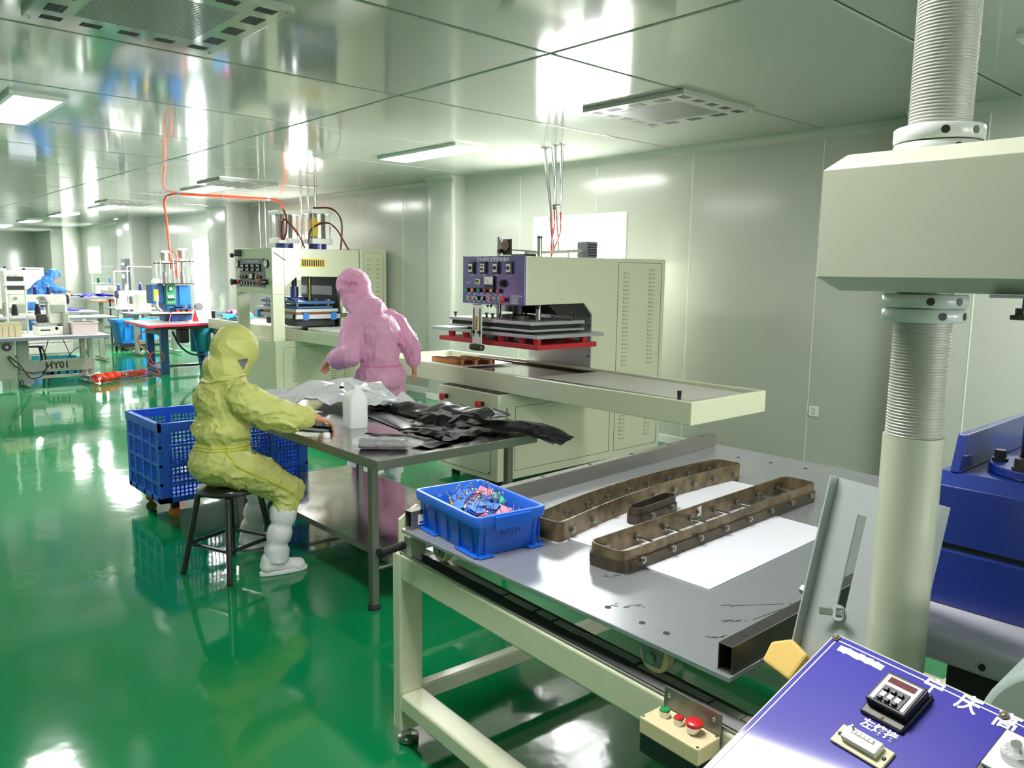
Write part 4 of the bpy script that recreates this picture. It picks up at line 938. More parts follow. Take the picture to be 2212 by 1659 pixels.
for y in (-.085, .085, -.105, .105): [r.box(s*(W2/2-.016)-.005, s*(W2/2-.016)+.005, y-.0015, y+.0015, .004, Hh-.03, TT) for s in (-1, 1)]
r.build('rib', 'tray_blue', t)
for s in (-1, 1):
    MB().box(s*(W2/2+.002)-.006, s*(W2/2+.002)+.006, -.062, .062, Hh-.045, Hh-.004, TT).build('grip_lip', 'tray_blue', t, bevel=.003)
    for q in (-1, 1): MB().box(s*(W2/2-.012)-.013, s*(W2/2-.012)+.013, min(q*.062, q*.112), max(q*.062, q*.112), 0, .006, TT).build('foot_rim', 'tray_blue', t, bevel=.002)
for q in (-1, 1): MB().box(-.175, -.06, q*(D2/2-.014)-.01, q*(D2/2-.014)+.01, 0, .006, TT).box(.06, .175, q*(D2/2-.014)-.01, q*(D2/2-.014)+.01, 0, .006, TT).build('foot_rim', 'tray_blue', t, bevel=.002)
b = MB()
for k in range(6): b.bar(TT @ V((W2/2-.0125, -.03+.012*k, .045+.006*(k % 3))), TT @ V((W2/2-.0115, -.026+.012*k, .075-.008*(k % 2))), .0016, .001)
b.build('pen_mark', 'ink_black', t)
# binder clips
CLR = {'pink': rgb(226, 138, 158), 'blue': rgb(70, 122, 214), 'teal': rgb(70, 172, 156), 'olive': rgb(158, 152, 54), 'mauve': rgb(150, 92, 104)}
def clip_proto(c):
    t = thing('binder_clip', c+' binder clip in the heap inside the blue tray', 'binder clip', (0, 0, -5), group=c+' binder clips in the blue tray')
    W = M.Translation((0, 0, -5)); w = .036; th = .0012
    prof = [(-.0135, 0), (.0135, 0), (.0030, .03), (.0016, .03), (.0112, .0022), (-.0112, .0022), (-.0016, .03), (-.0030, .03)]
    MB().prism(prof, w, (-w/2, 0, 0), (0, 1, 0), (0, 0, 1), T=W).build('body', mat('clip_'+c, CLR[c], .35, coat=.2), t)
    for s, sp in ((1, 1.5), (-1, 2.3)):
        L_ = .029; d = V((0, s*sin(sp), cos(sp))); z0 = V((0, s*.0028, .0295))
        pts = [z0+V((-.011, 0, 0)), z0+V((-.009, 0, 0))+d*L_*.6, z0+V((-.0075, 0, 0))+d*L_*.85, z0+d*L_, z0+V((.0075, 0, 0))+d*L_*.85, z0+V((.009, 0, 0))+d*L_*.6, z0+V((.011, 0, 0))]
        MB().tube([W @ p for p in pts], .0011, 6, smooth=3).build('wire_handle', 'chrome', t, smooth=True)
    return t
PR = {c: clip_proto(c) for c in CLR}
rnd = random.Random(11); used = set(); seq = ['pink', 'blue', 'teal', 'pink', 'blue', 'olive', 'pink', 'mauve', 'blue', 'pink', 'teal', 'blue']
n = 0
for layer, (z, cnt) in enumerate(((.035, 10), (.062, 22), (.084, 30), (.1, 24))):
    for k in range(cnt):
        c = rnd.choice(seq)
        ex = .12-.006*layer; x = -ex+2*ex*((k*7 % cnt)+rnd.uniform(.2, .8))/cnt; y = rnd.uniform(-.066, .066)
        if layer > 2: y *= .85; x *= .85
        p = TT @ V((x, y, z+rnd.uniform(-.006, .01)))
        o = PR[c] if c not in used else copy_tree(PR[c]); used.add(c)
        o.location = p; o.scale = (1.28,)*3; o.rotation_euler = (rnd.choice((rnd.uniform(1.0, 1.9), rnd.uniform(-1.9, -1.0), rnd.uniform(2.4, 3.8), rnd.uniform(1.2, 1.7))), rnd.uniform(-.6, .6), rnd.uniform(0, 6.3)); n += 1
for c in CLR:
    if c not in used: PR[c].location = TT @ V((0, 0, .03))
# ================================================================= big welding machine in front on the right
t = thing('welding_machine', 'large welding machine with a blue tilted control console and a thick threaded column', 'welding machine', (-.35, 1.5, 0))
CX, CY = -.531, 1.42
col = MB().cyl((CX, CY, .55), (CX, CY, 1.335), .0485, seg=48).build('column', 'column_paint', t, smooth=True)
def thread(z0, z1, r, pitch=.0053):
    prof = []; z = z0
    while z < z1: prof += [(r-.0016, z), (r, z+pitch*.3), (r, z+pitch*.5), (r-.0016, z+pitch*.8)]; z += pitch
    return MB().lathe(prof, (CX, CY, 0), seg=48)
thread(1.335, 1.545, .0455).build('threaded_section', 'thread_metal', t, smooth=True)
thread(1.84, 2.14, .0475).build('threaded_section', 'thread_metal', t, smooth=True)
MB().cyl((CX, CY, 1.545), (CX, CY, 1.86), .043, seg=32).cyl((CX, CY, 2.14), (CX, CY, 2.17), .043, seg=32).build('column_core', 'thread_metal', t, smooth=True)
def rings(za, zm, zb, r):
    for z0, z1, dr in ((za, zm-.001, 0), (zm+.001, zb, .001)):
        o = MB().lathe([(.04, z0), (r+dr-.002, z0), (r+dr, z0+.002), (r+dr, z1-.002), (r+dr-.002, z1), (.04, z1)], (CX, CY, 0), seg=48).build('lock_ring', 'ring_white', t, smooth=True)
        for a in (-62, -20, 160):
            a = R_(a+(18 if z0 == za else 0)); p = V((CX+cos(a)*(r+dr-.008), CY+sin(a)*(r+dr-.008), (z0+z1)/2)); q = V((CX+cos(a)*(r+dr+.0006), CY+sin(a)*(r+dr+.0006), (z0+z1)/2))
            MB().cyl(p, q, .0065, seg=16).build('spanner_hole', 'dark_steel', o)
rings(1.532, 1.555, 1.578, .065); rings(1.799, 1.824, 1.849, .067)
# clamp head block with chamfered edges
bz0, bz1, by0, by1, bx0, bx1, c = 1.582, 1.808, 1.30, 1.56, -.665, .12, .026
b = MB()
def lp_(x0, x1, y0, y1, z): return [b.bm.verts.new(V(p)) for p in ((x0, y0, z), (x1, y0, z), (x1, y1, z), (x0, y1, z))]
ls = [lp_(bx0+.026, bx1, by0+.03, by1-.03, bz0), lp_(bx0, bx1, by0, by1, bz0+.022), lp_(bx0, bx1, by0, by1, bz1-c), lp_(bx0+.026, bx1, by0+.03, by1-.03, bz1)]
for A, B in zip(ls, ls[1:]):
    for k in range(4): b.bm.faces.new((A[k], A[(k+1) % 4], B[(k+1) % 4], B[k]))
b.bm.faces.new(ls[0][::-1]); b.bm.faces.new(ls[-1])
hb = b.build('head_block', 'column_paint', t, bevel=.0012)
MB().box(-.40, .05, 1.31, 1.33, 1.577, 1.5815).build('ground_strip', 'mill_alu', t); MB().cbox((-.345, 1.345, 1.571), (.035, .03, .02)).build('bolt_bracket', 'machine_blue', t, bevel=.002)
MB().cyl((-.365, 1.34, 1.545), (-.365, 1.34, 1.562), .008, seg=12).cyl((-.365, 1.34, 1.545), (-.365, 1.34, 1.552), .014, seg=6).build('adjusting_bolt', 'dark_steel', t)
# blue press housing behind
MB().box(-.592, .2, 1.705, 2.3, 1.067, 1.185).prism([(-.578, 1.0), (.2, 1.0)], 0.001) if False else None
bl = MB(); bl.box(-.592, .2, 1.705, 2.3, 1.07, 1.188); bl.prism([(1.705, 1.188), (2.3, 1.188), (2.3, 1.212), (1.74, 1.212)], .792, (-.592, 0, 0), (0, 1, 0), (0, 0, 1))
bl.build('upper_housing', 'machine_blue', t, bevel=.002)
MB().box(-.589, .2, 1.71, 2.3, 1.058, 1.0695).build('housing_gap', 'vent_hole', t)
MB().box(-.592, .2, 1.70, 2.3, .942, 1.0575).build('lower_housing', 'machine_blue', t, bevel=.003)
MB().prism([(1.735, 1.2125), (2.3, 1.2125), (2.3, 1.288), (1.765, 1.288)], .018, (-.572, 0, 0), (0, 1, 0), (0, 0, 1)).build('side_rib', 'machine_blue', t, bevel=.002)
MB().cyl((-.43, 1.86, 1.2125), (-.43, 1.86, 1.23), .105, seg=40).build('column_flange', 'machine_blue', t, bevel=.003)
for a in (-170, -110, -50, 10, 70, 130):
    x, y = -.43+.085*cos(R_(a)), 1.86+.085*sin(R_(a)); MB().cyl((x, y, 1.2305), (x, y, 1.236), .015, seg=16).cyl((x, y, 1.236), (x, y, 1.253), .0115, seg=6).build('flange_bolt', 'dark_steel', t)
MB().cyl((-.43, 1.86, 1.2305), (-.43, 1.86, 1.575), .05, seg=32).build('bronze_rod', 'rod_bronze', t, smooth=True)
# grey base and covers
MB().box(-.60, .25, 1.545, 2.35, .885, .941).build('base_plate', 'base_grey', t, bevel=.014, seg=4)
MB().cyl((-.425, 1.5455, .907), (-.425, 1.54, .907), .006, seg=12).build('base_hole', 'vent_hole', t)
MB().box(-.50, .22, 1.60, 2.3, .06, .884).build('base_cabinet', 'vent_hole', t)
MB().cyl((-.22, 1.25, .95), (-.22, 1.50, .95), .125, seg=40).box(-.345, -.095, 1.25, 1.50, .80, .95).build('rounded_cover', 'cover_grey', t, bevel=.01, smooth=True)
# slotted guard plate leaning back beside the column
w = V((.972, -.235, 0)).normalized(); up = V((.02, .12, .46)).normalized(); GO = V((-.75, 1.47, .745)); GH = .462
n_ = w.cross(up).normalized()
gp = MB(); TG = frame(GO, w, up)
# plate with the slot cut out: four strips around it
Wd = .234; s0, s1, sb, se = .062, .083, .2, .40
for x0, x1, y0, y1 in ((0, s0, 0, GH), (s1, Wd, 0, GH), (s0, s1, 0, sb), (s0, s1, se, GH)): gp.box(x0, x1, y0, y1, 0, .004, TG)
g = gp.build('guard_plate', 'guard_grey', t)
MB().box(-.004, 0, 0, GH, -.004, .028, TG).build('edge_flange', 'guard_grey', g, bevel=.001)
MB().box(Wd, Wd+.004, 0, GH, -.004, .03, TG).build('edge_flange', 'guard_grey', g, bevel=.001)
o = MB().cyl((.072, .2, .004), (.072, .2, .008), .016, seg=20, T=TG).cyl((.072, .2, .008), (.072, .2, .02), .009, seg=16, T=TG).build('wing_nut', 'chrome', t, smooth=True)
for s in (-1, 1): MB().box(-.002, .032, -.007, .007, -.002, .004, TG @ M.Translation((.072, .2, .014)) @ M.Rotation(pi/2-s*pi/2+.25, 4, 'Z') @ M.Rotation(-.5, 4, 'Y')).build('wing', 'chrome', o, bevel=.002)
MB().cyl((-.02, .215, .01), (-.004, .215, .01), .011, seg=6, T=TG).build('side_bolt', 'steel', t)
# tilted blue control console
A = V((-.511, 1.132, 1.066)); w = V((.98, -.198, 0)).normalized(); h = V((-.176, -.873, -.454)).normalized(); nn = h.cross(w).normalized()
T = frame(A, w, -h)          # x along the top edge, y up the slope, z out of the panel
def PP(u, v, z=0): return T @ V((u, -v, z))
PW, PH = .66, .40
con = MB().box(-.006, PW+.006, -PH-.006, .006, -.16, -.004, T).build('console_box', 'column_paint', t, bevel=.003)
MB().box(-.40, .02, .92, 1.16, 0, .80).build('console_stand', 'column_paint', t)
pan = MB().box(0, PW, -PH, 0, -.0035, 0, T).build('control_panel', 'panel_blue', t, bevel=.001)
b = MB(); e = .0075
for x0, x1, y0, y1 in ((e, PW-e, e, e+.0018), (e, e+.0018, e, PH-e), (e, PW-e, PH-e-.0018, PH-e)): b.box(x0, x1, -y1, -y0, 0, .0006, T)
b.build('border_line', 'print_white', pan)
for u, v in ((.006, .006), (.25, .006), (.5, .006)):
    o = MB().cyl((u, -v, 0), (u, -v, .0025), .0058, seg=18, T=T).build('screw', 'dark_steel', pan); MB().sph(PP(u, v, .0025), .0036, (1, 1, .5), 12, rot=T.to_3x3()).build('screw_head', 'brass_old', o)
b = MB(); rr_ = random.Random(4)
for k in range(16): b.box(.02+k*.0045, .0246+k*.0045, -.0245+rr_.uniform(-.0012, .0012), -.0135+rr_.uniform(-.001, .001), 0, .0007, T)
b.build('tape_residue', 'label_paper', pan)
# digital timer
tm = MB().box(.110, .172, -.100, -.027, 0, .006, T).build('timer', 'black_plastic', pan, bevel=.0025)
MB().box(.1125, .1695, -.086, -.031, .006, .019, T).build('timer_body', 'black_plastic', tm, bevel=.002)
MB().box(.117, .165, -.0815, -.036, .0185, .0196, T).build('timer_face', 'gauge_white', tm)
MB().box(.1225, .1605, -.0485, -.039, .0196, .0203, T).build('display', 'lcd_red', tm)
MB().box(.1235, .1595, -.0815, -.0545, .0196, .021, T).build('keypad', 'knob_black', tm)
for k in range(3):
    x = .130+.0105*k
    MB().box(x-.0033, x+.0033, -.074, -.066, .021, .0218, T).build('thumbwheel', 'steel', tm)
    MB().box(x-.003, x+.003, -.0645, -.0595, .021, .025, T).box(x-.003, x+.003, -.080, -.0755, .021, .025, T).build('thumb_button', 'black_plastic', tm)
for u, v in ((.141, .0945), (.141, .0295)): MB().sph(PP(u, v, .006), .0026, (1, 1, .6), 10, rot=T.to_3x3()).build('screw', 'brass_old', tm)
text('左熔接', .0165, T @ M.Translation((.145, -.1105, .0004)), 'caption', 'print_white', pan, .0003, bold=.0004)
# counter
cn = MB().box(.1065, .1815, -.160, -.1295, 0, .0045, T).build('counter', 'beige_box', pan, bevel=.0012)
MB().box(.119, .169, -.152, -.1315, .0045, .014, T).build('counter_body', 'sewing_white', cn, bevel=.0015)
MB().box(.128, .160, -.1405, -.135, .014, .0147, T).build('counter_window', 'knob_black', cn)
for k in range(5): MB().box(.1295+.006*k, .134+.006*k, -.1398, -.1357, .0147, .0151, T).build('number_wheel', 'print_white', cn)
MB().cyl((.1275, -.1345, .014), (.1275, -.1345, .021), .0014, seg=8, T=T).build('reset_pin', 'steel', cn)
for u in (.112, .176): MB().sph(PP(u, .145, .0045), .003, (1, 1, .5), 10, rot=T.to_3x3()).build('screw', 'dark_steel', cn)
for ch, u in zip('宁庆高', (.161, .209, .256)): text(ch, .029, T @ M.Translation((u, -.0135-.0 , .0004)), 'title_character', 'print_white', pan, .0003, bold=.0006)
for k, ch in enumerate('周波塑胶熔接机'): text(ch, .029, T @ M.Translation((.304+.048*k, -.0135, .0004)), 'title_character', 'print_white', pan, .0003, bold=.0006)
for u0 in (.262, .42):
    dl = MB().box(u0, u0+.062, -.1, -.024, 0, .007, T).build('dial_timer', 'black_plastic', pan, bevel=.003)
    MB().box(u0+.005, u0+.057, -.088, -.03, .007, .012, T).build('dial_face', 'gauge_white', dl)
    MB().cyl((u0+.031, -.055, .012), (u0+.031, -.055, .024), .019, .017, seg=32, T=T).build('dial_knob', 'clear_bag', dl, smooth=True)
    MB().cyl((u0+.031, -.055, .0121), (u0+.031, -.055, .03), .006, seg=16, T=T).build('knob_centre', 'chrome', dl)
tag(MB().prism([(-.042, -.025), (.026, -.042), (.042, .018), (.0, .038), (-.038, .018)], .04, (-.745, 1.46, .82), (1, 0, 0), (0, .6, .8)).build('foam_block', 'foam_yellow', bevel=.006), 'yellow foam offcut tucked at the foot of the slotted guard plate', 'foam')
# ================================================================= people
from mathutils.bvhtree import BVHTree
def blob(caps, ells, voxel, it=6, disp=None, boxes=()):
    """one continuous surface around tapered limbs (p0,p1,r0,r1) and ellipsoids (c,(rx,ry,rz),rot)"""
    b = MB()
    for p0, p1, r0, r1 in caps:
        p0, p1 = V(p0), V(p1); b.cyl(p0, p1, r0, r1, seg=20); b.sph(p0, r0, seg=20); b.sph(p1, r1, seg=20)
    for e in ells:
        c, rad = e[0], e[1]; rot = e[2] if len(e) > 2 else None
        b.sph(c, 1, rad, 24, rot=rot)
    for q in boxes: b.box(*q)
    me = bpy.data.meshes.new('tmp'); b.bm.to_mesh(me); b.bm.free(); ob = bpy.data.objects.new('tmp', me); COL.objects.link(ob)
    m_ = ob.modifiers.new('r', 'REMESH'); m_.mode = 'VOXEL'; m_.voxel_size = voxel
    s_ = ob.modifiers.new('s', 'SMOOTH'); s_.factor = .5; s_.iterations = it
    dg = bpy.context.evaluated_depsgraph_get(); m2 = bpy.data.meshes.new_from_object(ob.evaluated_get(dg))
    bpy.data.objects.remove(ob); bpy.data.meshes.remove(me)
    o = MB(); o.bm.from_mesh(m2); bpy.data.meshes.remove(m2)
    if disp:
        o.bm.normal_update(); dv = [(v, v.normal*disp(v.co, v.normal)) for v in o.bm.verts]
        for v, d in dv: v.co += d
    o.bm.normal_update(); o.bvh = BVHTree.FromBMesh(o.bm)
    return o
def creases(amp, f=9, seed=0, aniso=(1, 1, 1), fine=.35, keep=None):
    A = V(aniso)
    def fn(p, n):
        q = V((p.x*A.x, p.y*A.y, p.z*A.z))*f+V((seed, seed*2, seed*3)); w = noise.noise_vector(q*.5)*.9; q = q+w
        r = (1-abs(noise.noise(q)))**4; r2 = (1-abs(noise.noise(q*2.3+V((5, 1, 2)))))**4
        d = amp*(r-.35)+amp*fine*(r2-.35)+amp*.5*noise.noise(q*.4)
        return d*(keep(p) if keep else 1)
    return fn
def stick(bvh, pts, off=.0025):
    out = []
    for p in pts:
        c, n, i, d = bvh.find_nearest(V(p))
        if (V(p)-c).dot(n) < 0 and d > .05: n = n
        out.append(c+n*off)
    return out
def girdle(bvh, c, R, wob, n=60):
    out = []
    for i in range(n):
        a = 2*pi*i/n; d = V((cos(a), sin(a), 0)); z = V((0, 0, wob*noise.noise(V((a*3, c.z*40, 0)))))
        h = bvh.ray_cast(c+d*R+z, -d)
        if h[0] is not None: out.append(h[0])
    return out
def patch(name, m, parent, bvh, tri, aim, k=6, off=.005):
    b = MB(); a, c, d = [V(q) for q in tri]; G = []
    for i in range(k+1):
        row = []
        for j in range(k+1-i):
            p = a+(c-a)*(i/k)+(d-a)*(j/k); dr = V(aim).normalized(); h = bvh.ray_cast(p-dr*.3, dr); row.append(b.bm.verts.new((h[0] if h[0] is not None else p)-dr*off))
        G.append(row)
    for i in range(k):
        for j in range(k-i):
            b.bm.faces.new((G[i][j], G[i+1][j], G[i][j+1]))
            if j < k-i-1: b.bm.faces.new((G[i+1][j], G[i+1][j+1], G[i][j+1]))
    return b.build(name, m, parent)
def hand_parts(wrist, fdir, pdir, curl=.6, L=.165, spread=1, side=1):
    """palm + five bent fingers. fdir: knuckle direction, pdir: direction the palm faces, side: thumb side (+1/-1 along fdir x pdir)"""
    w = V(wrist); f = V(fdir).normalized(); p = (V(pdir)-f*V(pdir).dot(f)).normalized(); s = f.cross(p)*side
    k = L/.165; caps = []; ells = []
    caps.append((w-f*.03*k, w+f*.02*k, .021*k, .024*k))
    for q in (-.027, -.009, .009, .026): caps.append((w+f*.012*k+s*q*.6*k, w+f*.08*k+s*q*k, .0135*k, .0115*k))
    for q, ln, c in ((.027, .066, .95), (.009, .075, 1), (-.009, .07, 1.05), (-.026, .056, 1.15)):
        a = w+f*.082*k+s*q*k*spread; d = f.copy(); seg = [ln*.45, ln*.32, ln*.25]; r = .0092*k
        for i, l in enumerate(seg):
            ang = curl*c*(.55+.35*i); d = (d*cos(ang)+p*sin(ang)).normalized(); e = a+d*l*k; caps.append((a, e, r, r*.92)); a = e; r *= .92
    a = w+f*.018*k+s*.03*k; d = (f*.75+s*.62+p*.28).normalized()
    for i, l in enumerate((.042, .03, .026)):
        e = a+d*l*k; caps.append((a, e, .0115*k*(1-.1*i), .0105*k*(1-.1*i))); a = e; d = (d+f*.35-s*.25+p*.25*curl).normalized()
    return caps
def head_parts(c, fwd, up, s=1.0):
    c, f, u = V(c), V(fwd).normalized(), V(up).normalized(); u = (u-f*u.dot(f)).normalized(); r = f.cross(u)
    rot = M((r, f, u)).transposed()
    P = lambda x, y, z: c+r*x*s+f*y*s+u*z*s
    ells = [(P(0, -.01, .02), (.075*s, .094*s, .105*s), rot), (P(0, .03, -.05), (.056*s, .06*s, .07*s), rot), (P(0, .062, -.098), (.024*s, .022*s, .02*s), rot),
            (P(0, .094, -.028), (.013*s, .018*s, .02*s), rot), (P(0, .086, .0), (.008*s, .014*s, .03*s), rot), (P(0, .075, -.064), (.022*s, .018*s, .009*s), rot), (P(0, .074, -.076), (.019*s, .016*s, .008*s), rot)]
    for x in (-1, 1):
        ells += [(P(.035*x, .066, .012), (.02*s, .014*s, .006*s), rot), (P(.04*x, .055, -.03), (.024*s, .024*s, .022*s), rot), (P(.078*x, -.005, -.015), (.01*s, .02*s, .03*s), rot)]
    caps = [(P(0, -.02, -.06), P(0, -.035, -.16), .05*s, .055*s)]
    return caps, ells, P, rot
def eyes(P, rot, parent, s=1):
    for x in (-1, 1):
        MB().sph(P(.031*x, .077, -.003), .0115*s, (1, .55, .5), 12, rot=rot).build('eye', 'hair', parent, smooth=True)
        MB().tube([P(.016*x, .086, .018), P(.032*x, .083, .022), P(.047*x, .07, .016)], .0028*s, 6, smooth=3).build('eyebrow', 'hair', parent, smooth=True)
def shoe(name, heel, toe, parent, zt=.085, w=.045):
    h, t_ = V((*heel, 0)), V((*toe, 0)); d = (t_-h); L_ = d.length; d.normalize(); s = V((-d.y, d.x, 0))
    T = frame((h.x, h.y, 0), d, s)
    caps = [((.045, 0, .05), (.10, 0, .05), .042, .043), ((.10, 0, .045), (L_-.045, 0, .032), .042, .034), ((.05, 0, .05), (.05, 0, zt), .042, .04)]
    o = blob([(T @ V(a), T @ V(b), r0, r1) for a, b, r0, r1 in caps], [(T @ V((L_-.06, 0, .028)), (.05, .045, .028), T.to_3x3())], .008, 5)
    for v in o.bm.verts: v.co.z = max(v.co.z, .016)
    sh = o.build(name, 'boot_white', parent, smooth=True)
    P = []
    for i in range(28):
        a = 2*pi*i/28; x = L_/2+L_/2*cos(a); ww = w*(.9+.16*cos(a-.0)) ; P.append((x, ww*sin(a)*(abs(sin(a))**-.25 if abs(sin(a)) > .05 else 1)))
    MB().prism(P, .022, T @ V((0, 0, .0005)), d, s).build('sole', 'sole_white', sh, bevel=.004, smooth=True)
    return sh
def boot_leg(name, pts, rad, parent, seed):
    """baggy white over-boot with gathered bands"""
    b = MB(); P = spline([V(p) for p in pts], 8); n = len(P); rings = []; seg = 30
    for i, p in enumerate(P):
        u = i/(n-1); t0 = (P[min(n-1, i+1)]-P[max(0, i-1)]).normalized(); a = t0.cross(V((0, 1, 0))).normalized(); c = t0.cross(a)
        r = rad[0]*(1-u)+rad[1]*u; r *= 1-.2*sum(math.exp(-((u-q)/.055)**2) for q in (.02, .36, .68)) + .0
        row = []
        for k in range(seg):
            an = 2*pi*k/seg; rr = r*(1+.1*noise.noise(V((cos(an)*3, sin(an)*3, u*3+seed)))+.05*(1-abs(noise.noise(V((k*.9, u*7+seed, seed)))))); row.append(b.bm.verts.new(p+(a*cos(an)+c*sin(an))*rr))
        rings.append(row)
    for A, B in zip(rings, rings[1:]):
        for k in range(seg): b.bm.faces.new((A[k], A[(k+1) % seg], B[(k+1) % seg], B[k]))
    b.bm.faces.new(rings[0][::-1]); b.bm.faces.new(rings[-1])
    return b.build(name, 'boot_white', parent, smooth=True)
def body_core(t, caps, ells, voxel=.0075, it=3):
    return blob(caps, ells, voxel, it).build('body', 'skin', t, smooth=True)
# ---------------------------------------------------------------- seated worker in yellow
t = thing('person', 'person in a yellow hooded coverall sitting on the black stool at the steel table', 'person', (-4.05, 1.63, 0))
hc, hf = V((-4.05, 1.70, 1.165)), V((-.10, .92, -.38))
hcaps, hells, HP, hrot = head_parts(hc, hf, (0, .38, .92), .93)
wr, wl = V((-3.755, 1.985, .838)), V((-4.47, 2.0, .815))
caps = hcaps+[(hc+V((0, -.05, -.12)), (-4.05, 1.63, .92), .05, .08), ((-4.05, 1.63, .92), (-4.05, 1.61, .6), .1, .11), ((-3.9, 1.65, .95), (-3.80, 1.83, .83), .04, .035), ((-3.80, 1.83, .83), wr, .035, .024),
  ((-4.2, 1.65, .95), (-4.38, 1.85, .84), .04, .035), ((-4.38, 1.85, .84), wl, .035, .024), ((-3.96, 1.6, .56), (-3.86, 1.89, .43), .06, .05), ((-3.86, 1.89, .43), (-3.84, 1.77, .1), .045, .035),
  ((-4.14, 1.6, .56), (-4.28, 1.95, .42), .06, .05), ((-4.28, 1.95, .42), (-4.31, 1.86, .1), .045, .035)]
caps += hand_parts(wr, (.12, .9, -.30), (-.1, -.25, -.95), .75, .155, side=1) + hand_parts(wl, (.15, .95, -.12), (0, 0, -1), .55, .155, side=-1)
body = body_core(t, caps, hells); eyes(HP, hrot, body, .93)
def kp(p): return .45 if p.z > 1.06 else 1
c = [((-4.05, 1.645, .965), (-4.05, 1.625, .86), .115, .135), ((-4.05, 1.62, .86), (-4.05, 1.61, .72), .135, .13), ((-4.05, 1.615, .74), (-4.05, 1.60, .63), .125, .145), ((-4.05, 1.6, .63), (-4.05, 1.59, .62), .145, .14),
     ((-4.05, 1.66, 1.06), (-4.05, 1.65, .97), .085, .105), ((-4.12, 1.64, .98), (-4.19, 1.655, .955), .09, .085), ((-3.98, 1.64, .98), (-3.91, 1.655, .955), .09, .085),
     ((-3.9, 1.66, .955), (-3.845, 1.77, .87), .088, .085), ((-3.845, 1.77, .88), (-3.80, 1.86, .845), .085, .078), ((-3.80, 1.86, .845), (-3.765, 1.95, .845), .074, .052), ((-3.765, 1.95, .842), (-3.758, 1.968, .84), .05, .036),
     ((-4.2, 1.66, .955), (-4.36, 1.83, .86), .085, .078), ((-4.36, 1.83, .86), (-4.46, 1.96, .828), .07, .048), ((-4.46, 1.96, .828), (-4.467, 1.985, .82), .046, .036),
     ((-3.98, 1.59, .585), (-3.90, 1.76, .525), .104, .098), ((-3.90, 1.76, .52), (-3.86, 1.885, .435), .095, .08), ((-3.86, 1.885, .435), (-3.852, 1.85, .35), .08, .066),
     ((-4.12, 1.59, .585), (-4.22, 1.80, .52), .104, .098), ((-4.22, 1.80, .51), (-4.28, 1.955, .435), .095, .08), ((-4.28, 1.955, .435), (-4.29, 1.92, .35), .08, .066)]
e = [((-4.05, 1.57, .60), (.18, .13, .12)), ((-4.05, 1.565, .93), (.14, .085, .12)), ((-4.05, 1.60, .78), (.16, .14, .10))]
sv = blob(c, e, .010, 5, creases(.0115, 11, 3, (1, 1, 1.25), .7)); bvY = sv.bvh
suit = sv.build('coverall', 'suit_yellow', t, smooth=True)
# hood: shell around the head, open towards the face, flared at the neck
up = V((0, .38, .92))
def hood(hc, f, u, s, back, seed, amp=.009, neck=None, sx=1.0, fc=.055, nr=.095):
    f = f.normalized(); u = (u-f*u.dot(f)).normalized(); r = f.cross(u); rot = M((r, f, u)).transposed()
    P = lambda x, y, z: hc+r*x*s+f*y*s+u*z*s
    ee = [(P(0, -.022, .022), (.108*s*sx, .118*s, .125*s), rot), (P(0, -.02, -.06), (.10*s*sx, .10*s, .10*s), rot), (P(0, -.06, -.10), (.098*s*sx, .085*s, .07*s), rot)]
    cc = [(P(0, -.03, -.08), neck, .095*s, nr)] if neck else []
    o = blob(cc, ee, .009, 4, creases(amp, 13, seed, (1, 1, .8), .4))
    fo = P(0, .075, -.03)       # open the face side
    for v in o.bm.verts:
        q = v.co-hc; y = q.dot(f); z = q.dot(u); x = q.dot(r)
        if y > fc*s and -.13*s < z < .065*s: v.co -= f*(y-fc*s)*.9
    return o, P, rot
hd, HQ, _ = hood(hc, hf, up, 1.03, None, 4, neck=V((-4.05, 1.625, 1.035)), sx=.98, fc=.085, nr=.10)
# flared hem of the hood at the back of the neck
hm = MB(); rings = []
for k, (z, rr_, dy) in enumerate(((1.085, .092, 0), (1.07, .104, -.006), (1.054, .116, -.012), (1.05, .110, -.01), (1.056, .09, 0))):
    rings.append([hm.bm.verts.new(V((-4.05+rr_*1.02*cos(a)*(1+.05*noise.noise(V((a*2, 1, 3)))), 1.635+dy+rr_*sin(a), z+.018*sin(a)+.012*noise.noise(V((cos(a)*3, sin(a)*3, 2)))))) for a in [2*pi*i/36 for i in range(36)]])
for A, B in zip(rings, rings[1:]+rings[:1]):
    for k in range(36): hm.bm.faces.new((A[k], A[(k+1) % 36], B[(k+1) % 36], B[k]))
bvH = hd.bvh; ho = hd.build('hood', 'suit_yellow', t, smooth=True); hm.build('hood_hem', 'suit_yellow', ho, smooth=True)
patch('cloth_patch', 'patch_grey', ho, bvH, ((-3.92, 1.645, 1.148), (-3.92, 1.705, 1.153), (-3.915, 1.675, 1.092)), (-.9, .42, 0))
# seams and waist band
for pts in ([(-3.9, 1.56, .70), (-3.88, 1.60, .62), (-3.83, 1.68, .56), (-3.80, 1.80, .49), (-3.78, 1.87, .44)], [(-3.76, 1.90, .42), (-3.77, 1.90, .36)]):
    MB().tube(stick(bvY, spline([V(p) for p in pts], 6), .001), .0075, 6).build('seam', 'trim_yellow', suit, smooth=True)
for q in (.685, .70):
    ring_ = girdle(bvY, V((-4.05, 1.61, q)), .5, .004)
    MB().tube(ring_, .0055, 6, closed=True).build('waist_band', 'trim_yellow', suit, smooth=True)
boot_leg('over_boot', [(-3.850, 1.85, .375), (-3.845, 1.83, .27), (-3.842, 1.80, .17), (-3.84, 1.79, .075)], (.068, .062), t, 1)
boot_leg('over_boot', [(-4.289, 1.92, .375), (-4.298, 1.90, .27), (-4.305, 1.875, .17), (-4.31, 1.86, .075)], (.068, .062), t, 4)
